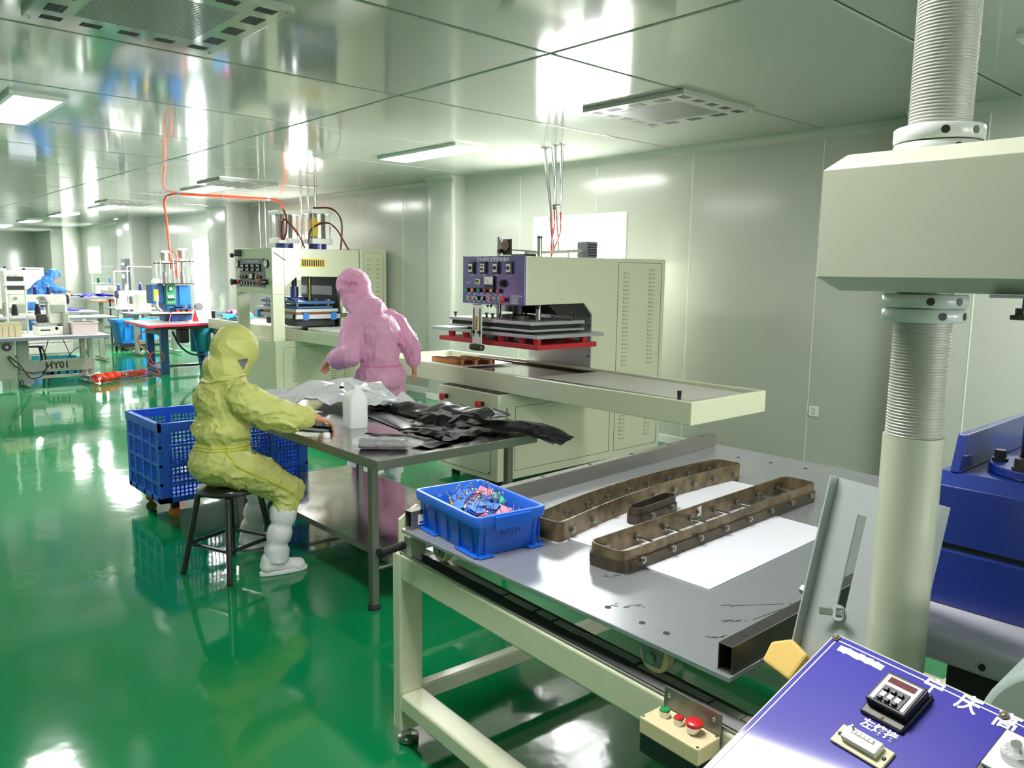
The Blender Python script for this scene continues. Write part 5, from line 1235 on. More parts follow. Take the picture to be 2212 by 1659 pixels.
shoe('shoe', (-3.855, 1.70), (-3.815, 1.955), t); shoe('shoe', (-4.31, 1.78), (-4.30, 2.03), t)
# ---------------------------------------------------------------- standing worker in pink
t = thing('person', 'person in a pink hooded coverall standing between steel table and press, looking away', 'person', (-5.08, 3.25, 0))
hc, hf = V((-5.395, 3.20, 1.455)), V((-.86, -.12, -.40))
hcaps, hells, HP, hrot = head_parts(hc, hf, (-.38, -.05, .92), 1.0)
wl, wr = V((-5.30, 2.96, .955)), V((-5.085, 3.55, .895))
caps = hcaps+[(hc+V((.06, .01, -.10)), (-5.2, 3.25, 1.22), .055, .08), ((-5.2, 3.25, 1.2), (-5.08, 3.25, .8), .11, .11), ((-5.2, 3.1, 1.2), (-5.1, 2.99, 1.0), .045, .04), ((-5.1, 2.99, 1.0), wl, .038, .026),
  ((-5.16, 3.43, 1.21), (-5.11, 3.54, 1.05), .045, .04), ((-5.11, 3.54, 1.05), wr, .038, .026), ((-5.08, 3.33, .8), (-5.05, 3.33, .1), .07, .04), ((-5.08, 3.15, .8), (-5.22, 3.11, .1), .07, .04)]
caps += hand_parts(wl, (-.75, -.1, -.5), (.3, .2, -.9), .7, .17, side=1)+hand_parts(wr, (.16, .12, -.95), (-.5, -.8, 0), .4, .165, side=1)
body = body_core(t, caps, hells); eyes(HP, hrot, body)
c = [((-5.235, 3.24, 1.30), (-5.19, 3.25, 1.22), .10, .13), ((-5.17, 3.25, 1.18), (-5.13, 3.25, 1.05), .145, .15), ((-5.13, 3.25, 1.05), (-5.085, 3.25, .93), .148, .135), ((-5.085, 3.25, .93), (-5.08, 3.25, .82), .135, .15),
     ((-5.2, 3.15, 1.225), (-5.20, 3.10, 1.20), .095, .095), ((-5.17, 3.36, 1.235), (-5.165, 3.42, 1.215), .095, .09),
     ((-5.2, 3.10, 1.20), (-5.13, 3.02, 1.08), .095, .092), ((-5.13, 3.02, 1.08), (-5.10, 2.985, 1.0), .092, .088), ((-5.10, 2.985, 1.0), (-5.2, 2.96, .965), .088, .078), ((-5.2, 2.96, .965), (-5.29, 2.958, .955), .07, .042),
     ((-5.16, 3.43, 1.21), (-5.125, 3.51, 1.10), .088, .085), ((-5.125, 3.51, 1.10), (-5.105, 3.545, 1.02), .084, .074), ((-5.105, 3.545, 1.02), (-5.09, 3.55, .935), .07, .058), ((-5.09, 3.55, .935), (-5.086, 3.55, .905), .058, .04),
     ((-5.08, 3.33, .82), (-5.06, 3.33, .45), .12, .088), ((-5.06, 3.33, .45), (-5.05, 3.33, .34), .088, .08), ((-5.08, 3.16, .82), (-5.15, 3.13, .45), .12, .088), ((-5.15, 3.13, .45), (-5.18, 3.12, .34), .088, .08)]
e = [((-5.10, 3.26, 1.15), (.115, .17, .15)), ((-5.05, 3.25, .82), (.13, .18, .12)), ((-5.12, 3.25, 1.0), (.13, .175, .12))]
sv = blob(c, e, .011, 5, creases(.012, 10, 8, (1, 1.2, .6), .7)); bvP = sv.bvh
suit = sv.build('coverall', 'suit_pink', t, smooth=True)
hd, HQ, _ = hood(hc, hf, V((-.38, -.05, .92)), 1.2, None, 9, neck=V((-5.22, 3.24, 1.295)), sx=.98, fc=.05, nr=.135)
bvH = hd.bvh; ho = hd.build('hood', 'suit_pink', t, smooth=True)
patch('cloth_patch', 'patch_grey', ho, bvH, ((-5.46, 3.03, 1.455), (-5.375, 3.03, 1.46), (-5.41, 3.03, 1.39)), (-.35, .94, 0))
MB().tube(stick(bvH, spline([V((-5.30, 3.04, 1.55)), V((-5.26, 3.06, 1.52)), V((-5.23, 3.15, 1.53))], 6), .002), .012, 6).build('hood_strap', 'trim_pink', ho, smooth=True)
ring_ = girdle(bvP, V((-5.085, 3.25, .912)), .19, .006)
MB().tube(ring_, .007, 6, closed=True).build('waist_band', 'trim_pink', suit, smooth=True)
boot_leg('over_boot', [(-5.05, 3.33, .40), (-5.045, 3.33, .28), (-5.04, 3.33, .17), (-5.04, 3.33, .075)], (.085, .07), t, 11)
boot_leg('over_boot', [(-5.18, 3.12, .40), (-5.2, 3.115, .28), (-5.215, 3.11, .17), (-5.22, 3.11, .075)], (.085, .07), t, 14)
shoe('shoe', (-4.97, 3.34), (-5.23, 3.31), t); shoe('shoe', (-5.15, 3.12), (-5.41, 3.09), t)
# ---------------------------------------------------------------- far worker in blue, bent over the cutting table
t = thing('person', 'person in a light blue hooded suit bent over the far table with blue cloth', 'person', (-18.75, 3.6, 0))
hc, hf = V((-18.7, 3.99, 1.43)), V((.25, .75, -.55))
hcaps, hells, HP, hrot = head_parts(hc, hf, (0, .55, .8), 1.0)
wr, wl = V((-18.45, 4.17, 1.16)), V((-18.55, 3.87, 1.1))
caps = hcaps+[(hc+V((0, -.08, -.1)), (-18.72, 3.78, 1.2), .055, .09), ((-18.72, 3.78, 1.2), (-18.75, 3.6, .85), .12, .12), ((-18.6, 3.85, 1.25), (-18.5, 4.0, 1.17), .05, .045), ((-18.5, 4.0, 1.17), wr, .04, .028), ((-18.85, 3.8, 1.25), (-18.7, 3.8, 1.1), .05, .04), ((-18.7, 3.8, 1.1), wl, .04, .028),
  ((-18.68, 3.6, .85), (-18.68, 3.62, .1), .08, .045), ((-18.84, 3.6, .85), (-18.84, 3.62, .1), .08, .045)]
caps += hand_parts(wr, (.1, .9, -.3), (0, -.2, -1), .5, .18)+hand_parts(wl, (.4, .6, -.3), (0, 0, -1), .6, .18, side=-1)
body = body_core(t, caps, hells, .009); eyes(HP, hrot, body)
c = [((-18.72, 3.86, 1.3), (-18.73, 3.78, 1.2), .13, .17), ((-18.73, 3.78, 1.2), (-18.75, 3.62, .95), .17, .18), ((-18.75, 3.62, .95), (-18.76, 3.58, .8), .18, .17), ((-18.6, 3.85, 1.25), (-18.52, 3.99, 1.18), .1, .09), ((-18.52, 3.99, 1.18), (-18.45, 4.13, 1.16), .085, .05), ((-18.86, 3.8, 1.25), (-18.7, 3.8, 1.13), .1, .085), ((-18.7, 3.8, 1.13), (-18.57, 3.85, 1.1), .08, .05),
     ((-18.68, 3.6, .8), (-18.68, 3.62, .1), .12, .09), ((-18.84, 3.6, .8), (-18.84, 3.62, .1), .12, .09)]
blob(c, [], .016, 4, creases(.022, 6, 5)).build('coverall', 'suit_blue', t, smooth=True)
hd, HQ, _ = hood(hc, hf, V((0, .55, .8)), 1.12, None, 19, neck=V((-18.72, 3.84, 1.30)), amp=.014)
hd.build('hood', 'suit_blue', t, smooth=True)
shoe('shoe', (-18.68, 3.55), (-18.68, 3.8), t); shoe('shoe', (-18.84, 3.55), (-18.84, 3.8), t)
# ================================================================= sewing area and cylinder press further back
def bench(name, lab, cat, xa, xb, ya, yb, z, top='table_grey', edge='table_edge', legs=True, th=.03, legm='sewing_grey'):
    t = thing(name, lab, cat, ((xa+xb)/2, (ya+yb)/2, 0))
    MB().box(xa, xb, ya, yb, z-.006, z).build('table_top', top, t); MB().box(xa, xb, ya, yb, z-th, z-.0062).build('edge_band', edge, t, bevel=.004)
    if legs:
        for y in (ya+.18, yb-.18):
            l = MB().box((xa+xb)/2-.03, (xa+xb)/2+.03, y-.04, y+.04, .06, z-th-.001).build('leg', legm, t, bevel=.004)
            MB().box(xa+.06, xb-.06, y-.035, y+.035, .02, .06).build('foot_bar', legm, l, bevel=.004)
        MB().box((xa+xb)/2-.02, (xa+xb)/2+.02, ya+.2, yb-.2, .2, .27).build('stretcher', legm, t)
    return t
def sewing_machine(lab, x, y, z, L=.5, s=1.0, m='sewing_white', flip=1):
    """arm along Y; flip=1 puts the head at the low-Y end"""
    t = thing('sewing_machine', lab, 'sewing machine', (x, y, z))
    T = M.Translation((x, y, z)) @ M.Diagonal((1, flip, 1, 1))
    MB().box(-.09*s, .09*s, -L/2, L/2, .001, .05*s, T).build('bed', m, t, bevel=.008)
    MB().box(-.075*s, .075*s, L/2-.13*s, L/2, .05*s, .27*s, T).build('pillar', m, t, bevel=.015)
    MB().box(-.06*s, .06*s, -L/2+.02, L/2-.1*s, .19*s, .285*s, T).build('arm', m, t, bevel=.018)
    MB().box(-.055*s, .055*s, -L/2, -L/2+.085*s, .13*s, .28*s, T).build('head', m, t, bevel=.012)
    MB().cyl((0, -L/2+.04, .055*s), (0, -L/2+.04, .14*s), .008*s, seg=8, T=T).build('needle_bar', 'chrome', t)
    MB().cyl((0, L/2, .22*s), (0, L/2+.035*s, .22*s), .065*s, seg=22, T=T).build('handwheel', 'black_plastic', t, bevel=.006)
    MB().cyl((.062*s, -L/2+.1, .24*s), (.075*s, -L/2+.1, .24*s), .02*s, seg=14, T=T).cyl((.062*s, 0, .24*s), (.072*s, 0, .24*s), .015*s, seg=14, T=T).build('tension_dial', 'steel', t)
    return t
def thread_stand(lab, x, y, z, h, arm, cones=(), zs=.28):
    t = thing('thread_stand', lab, 'thread stand', (x, y, z))
    MB().cyl((x, y, z+.001), (x, y, z+h), .011, seg=10).build('pole', 'white_metal', t)
    MB().bar((x, min(y, y+arm), z+h-.01), (x, max(y, y+arm), z+h-.01), .03, .02).build('guide_arm', 'white_metal', t, bevel=.003)
    MB().sph((x, y, z+h+.01), .016, seg=10).build('pole_cap', 'black_plastic', t)
    if cones:
        MB().box(x-.09, x+.09, min(y, y+arm)-.02, max(y, y+arm)+.02, z+zs-.012, z+zs).build('cone_tray', 'white_metal', t)
        for k, (m, nm) in enumerate(cones):
            yy = y+arm*(k+.5)/len(cones)
            thread_cone('%s thread cone on the %s' % (nm, lab), x, yy, z+zs+.0005, m)
    return t
def thread_cone(lab, x, y, z, m, s=1.0):
    t = thing('thread_cone', lab, 'thread cone', (x, y, z), group='thread cones in the sewing area')
    MB().lathe([(.032*s, 0), (.034*s, .01*s), (.022*s, .12*s), (.012*s, .125*s)], (x, y, z)).build('thread', m, t, smooth=True)
    MB().lathe([(.012*s, .124*s), (.009*s, .15*s)], (x, y, z)).build('core', 'gauge_white', t, smooth=True)
    return t
# --- HY01 station, nearest of the sewing tables
t = bench('sewing_table', 'grey edged sewing table with the HY01 sign on its lower beam', 'sewing table', -12.85, -12.08, 1.86, 3.24, .69, th=.045, legs=False)
for (ya, yb, nm) in ((2.19, 2.33, 0), (2.98, 3.14, 1)):
    if nm == 0: l = MB().box(-12.66, -12.58, ya, yb, .05, .644).build('leg', 'sewing_grey', t, bevel=.004)
    else:
        l = MB().box(-12.66, -12.58, ya, ya+.06, .05, .644).box(-12.66, -12.58, yb-.06, yb, .05, .644).build('leg', 'sewing_grey', t, bevel=.004)
    f = MB().box(-12.85, -12.35, ya+.02, yb-.02, .035, .085).build('foot_bar', 'sewing_grey', l, bevel=.004)
    MB().cbox((-12.34, (ya+yb)/2, .06), (.05, .12, .06)).build('foot_cap', 'table_edge', f)
bm_ = MB().box(-12.57, -12.54, 2.2, 3.14, .165, .33).build('lower_beam', 'sewing_grey', t, bevel=.003)
MB().box(-12.6, -12.56, 2.3, 3.1, .07, .11).build('pedal_bar', 'steel', t)
text('HY01', .13, frame((-12.539, 2.66, .247), (0, 1, 0), (0, 0, 1)), 'sign_lettering', 'ink_black', bm_, .001, bold=.004)
cb = MB().box(-12.6, -12.35, 1.9, 2.12, .1, .643).build('control_box', 'sewing_grey', t, bevel=.008)
MB().cyl((-12.35, 2.03, .55), (-12.335, 2.03, .55), .055, seg=24).build('fan_grille', 'black_plastic', cb); MB().cyl((-12.335, 2.03, .55), (-12.33, 2.03, .55), .02, seg=14).build('fan_hub', 'steel', cb)
for k, pts in enumerate(([(-12.33, 2.03, .42), (-12.3, 2.1, .3), (-12.3, 2.25, .2), (-12.35, 2.45, .2), (-12.45, 2.58, .32)], [(-12.33, 2.05, .43), (-12.28, 2.16, .3), (-12.32, 2.28, .12), (-12.32, 2.42, .14), (-12.36, 2.5, .26)],
        [(-12.45, 2.72, .64), (-12.4, 2.76, .5), (-12.45, 2.82, .35)], [(-12.45, 2.55, .64), (-12.4, 2.5, .5), (-12.42, 2.42, .33)], [(-12.5, 2.95, .5), (-12.42, 2.85, .46), (-12.45, 2.78, .35)])):
    MB().tube(pts, .008 if k < 2 else .006, 6, smooth=5).build('cable', 'cable_black', t, smooth=True)
z = .691
t = thing('pattern_sewer', 'large off white pattern sewing machine on the HY01 table', 'sewing machine', (-12.55, 2.65, z))
MB().box(-12.75, -12.35, 2.42, 2.72, z, z+.12).build('bed', 'sewing_white', t, bevel=.01)
MB().box(-12.72, -12.36, 2.725, 2.805, z, z+.30).build('motor_cover', 'sewing_grey', t, bevel=.012)
MB().box(-12.66, -12.44, 2.58, 2.74, z+.15, z+.43).build('column', 'sewing_white', t, bevel=.012)
MB().box(-12.68, -12.4, 2.6, 2.78, z+.30, z+.42).build('head_cover', 'sewing_grey', t, bevel=.014)
MB().box(-12.66, -12.46, 2.58, 2.80, z+.43, z+.55).build('upper_arm', 'sewing_white', t, bevel=.015)
MB().cyl((-12.6, 2.5, z+.45), (-12.6, 2.56, z+.45), .075, seg=20).build('handwheel', 'chrome', t)
MB().box(-12.7, -12.42, 2.4, 2.6, z+.15, z+.17).build('clamp_plate', 'steel', t); MB().box(-12.6, -12.5, 2.44, 2.56, z+.17, z+.28).build('clamp_drive', 'dark_steel', t, bevel=.01)
MB().cyl((-12.36, 2.64, z+.09), (-12.35, 2.64, z+.09), .022, seg=14).build('round_badge', 'black_plastic', t); MB().box(-12.352, -12.346, 2.44, 2.56, z+.06, z+.08).build('slot', 'black_plastic', t)
MB().box(-12.4, -12.37, 2.66, 2.69, z, z+.14).build('dark_strip', 'black_plastic', t)
t = thing('parts_tub', 'clear plastic tub of small parts at the end of the HY01 table', 'tub', (-12.4, 2.98, z))
MB().ring([(-12.52, 2.82), (-12.25, 2.82), (-12.25, 3.14), (-12.52, 3.14)], [(-12.51, 2.83), (-12.26, 2.83), (-12.26, 3.13), (-12.51, 3.13)], z+.001, z+.17).box(-12.51, -12.26, 2.83, 3.13, z+.001, z+.006).build('tub', 'clear_tub', t)
MB().ring([(-12.53, 2.81), (-12.24, 2.81), (-12.24, 3.15), (-12.53, 3.15)], [(-12.51, 2.83), (-12.26, 2.83), (-12.26, 3.13), (-12.51, 3.13)], z+.155, z+.175).build('rim', 'clear_tub', t)
for k in range(5): MB().box(-12.47, -12.3, 2.9, 3.1-.02*k, z+.02+.022*k, z+.036+.022*k).build('card', 'label_paper' if k % 2 else 'patch_grey', t)
t = thing('card_file', 'beige slotted box on the HY01 table, cut off by the picture edge', 'box', (-12.4, 2.05, z))
MB().box(-12.55, -12.25, 1.92, 2.2, z, z+.16).build('box', 'beige_box', t, bevel=.004); MB().box(-12.26, -12.245, 1.92, 2.19, z+.16, z+.2).build('top_rail', 'beige_box', t)
for k in range(3): MB().box(-12.25, -12.247, 1.98+.07*k, 1.984+.07*k, z, z+.14).build('groove', 'cream_shadow', t)
t = thing('thread_rack', 'white two pole rack with black thread cones above the HY01 table', 'thread rack', (-12.75, 2.3, z))
for y, h in ((2.15, .92), (2.38, .9)): MB().cyl((-12.82, y, z), (-12.82, y, z+h), .012, seg=10).build('pole', 'white_metal', t); MB().sph((-12.82, y, z+h), .018, seg=10).build('pole_cap', 'black_plastic', t)
MB().box(-12.88, -12.76, 2.12, 2.42, z+.67, z+.685).build('upper_shelf', 'white_metal', t)
MB().box(-12.95, -12.765, 2.16, 2.62, z+.24, z+.255).build('lower_shelf', 'white_metal', t)
for k, y in enumerate((2.24, 2.52)): thread_cone('fat black thread cone on the white rack, %s' % ('beside its first pole' if k == 0 else 'at the end of its lower shelf'), -12.85, y, z+.2555, 'thread_black', 1.25)
# --- second row: table, machines
t = bench('sewing_table', 'plain white sewing table directly behind the HY01 table', 'sewing table', -15.8, -15.05, 2.3, 4.17, .78)
sewing_machine('long armed white sewing machine behind the HY01 table', -15.3, 3.0, .781, .85, 1.35)
sewing_machine('white sewing machine behind the black cones, near the picture edge', -15.35, 2.22, .781, .55, 1.2, flip=-1)
for k, y in enumerate((2.98, 3.18)): thread_cone('navy thread cone standing before the worker in blue, %s' % ('the one nearer the black cones' if k == 0 else 'the one nearer the far table'), -15.3, y, 1.167, 'thread_navy')
t = bench('sewing_table', 'white table with a blue garment, in front of the far cutting table', 'sewing table', -17.4, -16.7, 3.2, 4.3, .80)
film('garment', 'cloth_blue', 'blue garment piece heaped on the white sewing table', 'cloth', (-17.2, 3.72), (-17.2, 4.05), (-16.85, 4.1), (-16.85, 3.78), .09, 41, 22, 12, z0=.804, floor_=.802, fr=5)
t = thing('drawer_unit', 'white drawer unit under the tables behind the HY01 sign', 'drawer unit', (-14.2, 2.9, 0))
MB().box(-14.4, -14.05, 2.55, 3.22, .25, .62).build('carcass', 'sewing_white', t, bevel=.006)
for k in range(2): MB().box(-14.05, -14.035, 2.58, 3.19, .28+.17*k, .43+.17*k).build('drawer_front', 'sewing_white', t, bevel=.006)
for y in (2.58, 3.18):
    for x in (-14.36, -14.1): MB().cyl((x, y, 0), (x, y, .25), .014, seg=8).build('leg', 'white_metal', t)
t = thing('teal_crate', 'teal lattice crate low under the table with the HY01 sign', 'crate', (-13.6, 3.0, 0))
lattice_t = lattice('x', -13.45, 2.75, 3.2, .02, .25); lattice_t.build('lattice_wall', 'tub_teal', t); MB().box(-13.9, -13.46, 2.75, 3.2, .005, .02).box(-13.9, -13.885, 2.75, 3.2, .021, .25).box(-13.88, -13.465, 2.75, 2.765, .021, .25).box(-13.88, -13.465, 3.185, 3.2, .021, .25).build('shell', 'tub_teal', t)
t = thing('stool', 'black bent leg stool behind the HY01 beam', 'stool', (-13.4, 2.55, 0))
MB().lathe([(.02, .45), (.17, .45), (.175, .465), (.16, .48), (.02, .48)], (-13.4, 2.52, 0)).build('seat', 'black_paint', t, smooth=True)
for k in range(4): a = pi/4+k*pi/2; MB().tube([(-13.4+.12*cos(a), 2.52+.12*sin(a), .45), (-13.4+.19*cos(a), 2.52+.19*sin(a), .38), (-13.4+.23*cos(a), 2.52+.23*sin(a), .012)], .017, 8, smooth=4).build('leg', 'black_paint', t, smooth=True)
t = thing('embroidery_head', 'cream multi needle machine with black cones at the picture edge', 'sewing machine', (-17.0, 2.9, 0))
MB().box(-17.3, -16.7, 2.75, 3.1, .02, .95).build('stand', 'sewing_grey', t, bevel=.01); MB().box(-17.2, -16.8, 2.80, 3.12, .951, 1.56).build('head', 'sewing_white', t, bevel=.015)
for k in range(3): MB().box(-16.8, -16.78, 2.82, 3.1, 1.05+.16*k, 1.13+.16*k).build('needle_bay', 'black_plastic', t)
for k in range(4): MB().cyl((-16.79, 2.84+.075*k, 1.48), (-16.77, 2.84+.075*k, 1.48), .018, seg=10).build('tension_disc', 'chrome', t)
t = thing('white_board', 'blank white board standing behind the worker in blue', 'board', (-19.8, 3.9, 0))
MB().box(-19.83, -19.8, 3.55, 4.05, 1.15, 1.62).build('panel', 'sheet_white', t, bevel=.003)
for y in (3.58, 4.02): MB().cyl((-19.82, y, 0), (-19.82, y, 1.15), .015, seg=8).build('leg', 'white_metal', t)
MB().box(-19.80, -19.795, 3.6, 4.0, 1.575, 1.59).build('clip_strip', 'patch_grey', t)
t = thing('white_board', 'blank white panel at the very edge of the picture behind the cream machine', 'board', (-20.2, 3.0, 0))
MB().box(-20.2, -20.17, 3.0, 3.38, .9, 1.6).build('panel', 'sheet_white', t); MB().box(-20.2, -20.17, 3.05, 3.33, 0, .899).build('stand', 'white_metal', t)
# --- cutting table of the worker in blue
t = bench('cutting_table', 'thin grey topped cutting table in front of the worker in blue', 'table', -19.4, -18.35, 4.02, 5.3, 1.0, top='table_edge', legs=False, th=.03)
for x in (-19.3, -18.45):
    for y in (4.1, 5.22): MB().cyl((x, y, 0), (x, y, .969), .018, seg=8).build('leg', 'dark_steel', t)
film('cloth_pile', 'cloth_blue', 'crumpled deep blue cloth on the far cutting table', 'cloth', (-18.9, 4.45), (-18.9, 5.05), (-18.45, 5.1), (-18.45, 4.42), .12, 47, 26, 16, z0=1.004, floor_=1.002, fr=7)
film('cloth_pile', 'sheet_white', 'white cloth with blue spots on the far cutting table by the worker\'s hand', 'cloth', (-19.0, 4.32), (-19.0, 4.6), (-18.8, 4.62), (-18.8, 4.35), .08, 53, 16, 10, z0=1.02, floor_=1.002, fr=5)
# --- orange topped machine table and its neighbours along the wall
t = bench('sewing_table', 'sewing table with an orange wooden top near the far window', 'sewing table', -20.9, -20.2, 5.18, 5.95, .86, top='wood_orange', edge='wood_orange')
sewing_machine('cream sewing machine on the orange wooden table', -20.5, 5.52, .861, .55, 1.25)
thread_stand('white stand over the orange table', -20.75, 5.25, .861, .82, .5, (('thread_green', 'green'), ('thread_lblue', 'light blue')), .42)
for y, m, nm in ((5.5, 'red_paint', 'red'), (5.66, 'thread_green', 'dark green')): tag(MB().lathe([(.06, 0), (.062, .01), (.055, .12), (.02, .125)], (-20.28, y, .861)).build('thread_spool', m, smooth=True), nm+' thread spool standing on the orange table edge', 'thread spool')
t = bench('sewing_table', 'white sewing table with motor below, behind the blue tub', 'sewing table', -17.9, -17.15, 4.74, 5.5, .83)
sewing_machine('cream sewing machine with a long arm behind the cylinder press', -17.55, 5.2, .831, .6, 1.2, flip=-1)
thread_stand('tall white stand behind the blue tub', -17.84, 4.93, .831, .75, .3, (('thread_navy', 'navy'), ('gauge_white', 'white')), .33)
MB().cyl((-17.5, 5.28, .52), (-17.5, 5.58, .52), .09, seg=18).build('drive_motor', 'sewing_grey', t); MB().box(-17.55, -17.45, 5.35, 5.4, .6, .80).build('motor_bracket', 'dark_steel', t)
t = bench('sewing_table', 'white sewing table just behind the blue body of the cylinder press', 'sewing table', -16.2, -15.55, 4.55, 5.6, .80)
t = thing('switch_cabinet', 'plain white cabinet box beside the blue press body', 'cabinet', (-15.9, 4.82, .801))
MB().box(-16.0, -15.75, 4.74, 4.98, .801, 1.15).build('body', 'sewing_white', t, bevel=.01)
for k in range(3): MB().box(-15.75, -15.744, 4.9, 4.95, .86+.06*k, .88+.06*k).build('label', 'label_paper', t)
thread_stand('white stand over the plain white cabinet', -16.1, 4.68, .801, .87, .45, (('thread_navy', 'dark navy'),), .41)
t = thing('wall_cabinet_rack', 'narrow grey rack with paper tags against the pilaster wall', 'rack', (-20.0, 5.6, 0))
MB().box(-19.9, -19.6, 5.66, 5.75, .4, 1.85).build('frame', 'patch_grey', t); MB().box(-19.86, -19.64, 5.655, 5.66, 1.7, 1.76).box(-19.86, -19.64, 5.655, 5.66, 1.4, 1.5).build('paper_tag', 'label_paper', t); MB().box(-19.88, -19.62, 5.66, 5.74, 0, .399).build('base', 'patch_grey', t)
# blue tub on a dolly
t = thing('plastic_tub', 'deep sky blue plastic tub on a dark dolly beside the red edged table', 'tub', (-17.3, 4.95, 0))
b = MB(); rings = []
for (s, zz) in ((.82, .15), (.98, .56), (1.06, .565), (1.06, .62), (.98, .62), (.80, .17)): rings.append([b.bm.verts.new(V((-16.98+p[0]*s, 5.03+p[1]*s, zz))) for p in rrect(.5, .84, .06, 4)])
for A, B in zip(rings, rings[1:]):
    n = len(A)
    for k in range(n): b.bm.faces.new((A[k], A[(k+1) % n], B[(k+1) % n], B[k]))
b.bm.faces.new(rings[0][::-1]); b.bm.faces.new(rings[-1]); b.build('tub', 'tub_blue', t, smooth=True)
for y in (4.78, 4.94, 5.10): MB().box(-16.755, -16.735, y-.012, y+.012, .22, .55).build('rib', 'tub_blue', t)
MB().box(-16.745, -16.70, 4.84, 5.04, .5, .56).build('handle', 'tub_blue', t, bevel=.006)
MB().box(-17.25, -16.7, 4.66, 5.42, .08, .149).build('dolly', 'black_paint', t)
for x in (-17.18, -16.78):
    for y in (4.72, 5.18): MB().cyl((x, y-.015, .04), (x, y+.015, .04), .04, seg=14).build('dolly_wheel', 'black_rubber', t)
# --- cylinder press on the red edged table
t = thing('cylinder_press', 'blue twin cylinder press with a green control box on a red edged table', 'press machine', (-13, 4.5, 0))
RT = [(-12.12, 3.76), (-12.40, 4.92), (-13.6, 4.92), (-13.5, 3.84)]
MB().prism(RT, .008, (0, 0, .792)).build('table_top', 'mill_alu', t); MB().prism([(-12.112, 3.752), (-12.392, 4.928), (-13.608, 4.928), (-13.508, 3.832)], .03, (0, 0, .762)).build('edge_band', 'red_edge', t)
MB().box(-13.4, -12.5, 3.98, 4.88, .70, .761).build('under_frame', 'black_paint', t)
for x, y0, y1 in ((-12.72, 4.13, 4.24), (-13.38, 4.13, 4.24), (-12.72, 4.98, 5.1), (-13.38, 4.98, 5.1)):
    l = MB().box(x-.045, x+.045, y0, y1, .0, .70).build('leg', 'steel_blue', t, bevel=.004)
for y0, y1 in ((4.13, 4.24), (4.98, 5.1)): MB().box(-13.334, -12.766, y0, y1, 0.001, .08).box(-13.334, -12.766, y0, y1, .6, .70).build('base_rail', 'steel_blue', t, bevel=.004)
MB().box(-12.9, -12.8, 4.241, 4.979, .09, .12).build('pedal_bar', 'black_paint', t); MB().bar((-12.78, 4.64, .70), (-12.74, 4.74, .12), .03, .03).build('brace', 'bright_blue', t)
MB().lathe([(.15, .30), (.16, .32), (.16, .70), (.02, .70)], (-12.95, 4.84, 0)).build('oil_tank', 'tub_teal', t, smooth=True); MB().cyl((-12.95, 4.84, .14), (-12.95, 4.84, .30), .05, seg=14).build('tank_stem', 'dark_steel', t)
MB().box(-12.7, -12.5, 4.36, 4.5, .48, .70).build('foot_valve', 'black_plastic', t, bevel=.02)
MB().tube([(-12.6, 4.28, .66), (-12.55, 4.36, .45), (-12.6, 4.55, .3), (-12.7, 4.8, .26)], .016, 8, smooth=6).build('cable', 'cable_black', t, smooth=True)
bd = MB().box(-13.25, -12.98, 4.12, 4.30, 1.08, 1.38).build('motor_housing', 'steel_blue', t, bevel=.008); MB().box(-12.98, -12.976, 4.15, 4.22, 1.12, 1.30).build('warning_label', 'label_yellow', bd)
MB().sph((-13.1, 4.24, 1.40), .085, (1, 1, .9), 18).build('cover_dome', 'sewing_white', t, smooth=True)
MB().box(-13.25, -12.96, 4.301, 4.72, .81, 1.36).build('body', 'steel_blue', t, bevel=.01)
gp = MB().box(-12.959, -12.92, 4.315, 4.465, 1.06, 1.40).build('control_box', 'green_paint', t, bevel=.005)
MB().box(-12.92, -12.905, 4.355, 4.415, 1.27, 1.35).build('timer', 'black_plastic', gp, bevel=.002); MB().box(-12.905, -12.903, 4.365, 4.405, 1.285, 1.335).build('timer_face', 'gauge_white', gp)
MB().box(-12.92, -12.91, 4.34, 4.435, 1.15, 1.21).build('meter', 'gauge_white', gp); MB().box(-12.921, -12.905, 4.34, 4.435, 1.14, 1.165).build('meter_base', 'black_plastic', gp)
for k in range(4): MB().cyl((-12.92, 4.345+.03*k, 1.095), (-12.91, 4.345+.03*k, 1.095), .008, seg=10).build('push_button', 'gauge_white', gp)
MB().box(-13.1, -12.94, 4.52, 4.70, 1.05, 1.36).build('slide_block', 'bright_blue', t, bevel=.01)
for (ya, yb, zt, zc) in ((4.20, 4.46, 1.70, 1.90), (4.46, 4.74, 1.735, 1.94)):
    ym = (ya+yb)/2
    MB().box(-13.1, -12.84, ya, yb, zt, zt+.014).build('top_plate', 'black_paint', t); MB().box(-13.1, -12.84, ya+.02, yb, 1.385, 1.40).build('lower_plate', 'black_paint', t)
    for y in (ya+.03, yb-.03):
        for x in (-13.07, -12.87): MB().cyl((x, y, 1.40), (x, y, zt+.06), .009, seg=8).build('guide_rod', 'chrome', t)
    c = MB().cyl((-12.97, ym, zt+.03), (-12.97, ym, zc-.02), .052, seg=20).build('cylinder_barrel', 'barrel_steel', t, smooth=True)
    MB().cbox((-12.97, ym, zc-.01), (.13, .13, .03)).cbox((-12.97, ym, zt+.03), (.13, .13, .03)).build('end_cap', 'white_metal', c, bevel=.004)
    MB().cyl((-12.97, ym, 1.56), (-12.97, ym, zt), .016, seg=10).cyl((-12.97, ym, 1.52), (-12.97, ym, 1.58), .03, seg=12).build('piston_rod', 'steel', t)
    MB().cyl((-12.97, ym, 1.40), (-12.97, ym, 1.52), .035, seg=14).build('spring_housing', 'steel', t, smooth=True)
MB().cyl((-12.95, 4.61, .98), (-12.95, 4.61, 1.05), .05, seg=18).build('press_ram', 'chrome', t, smooth=True)
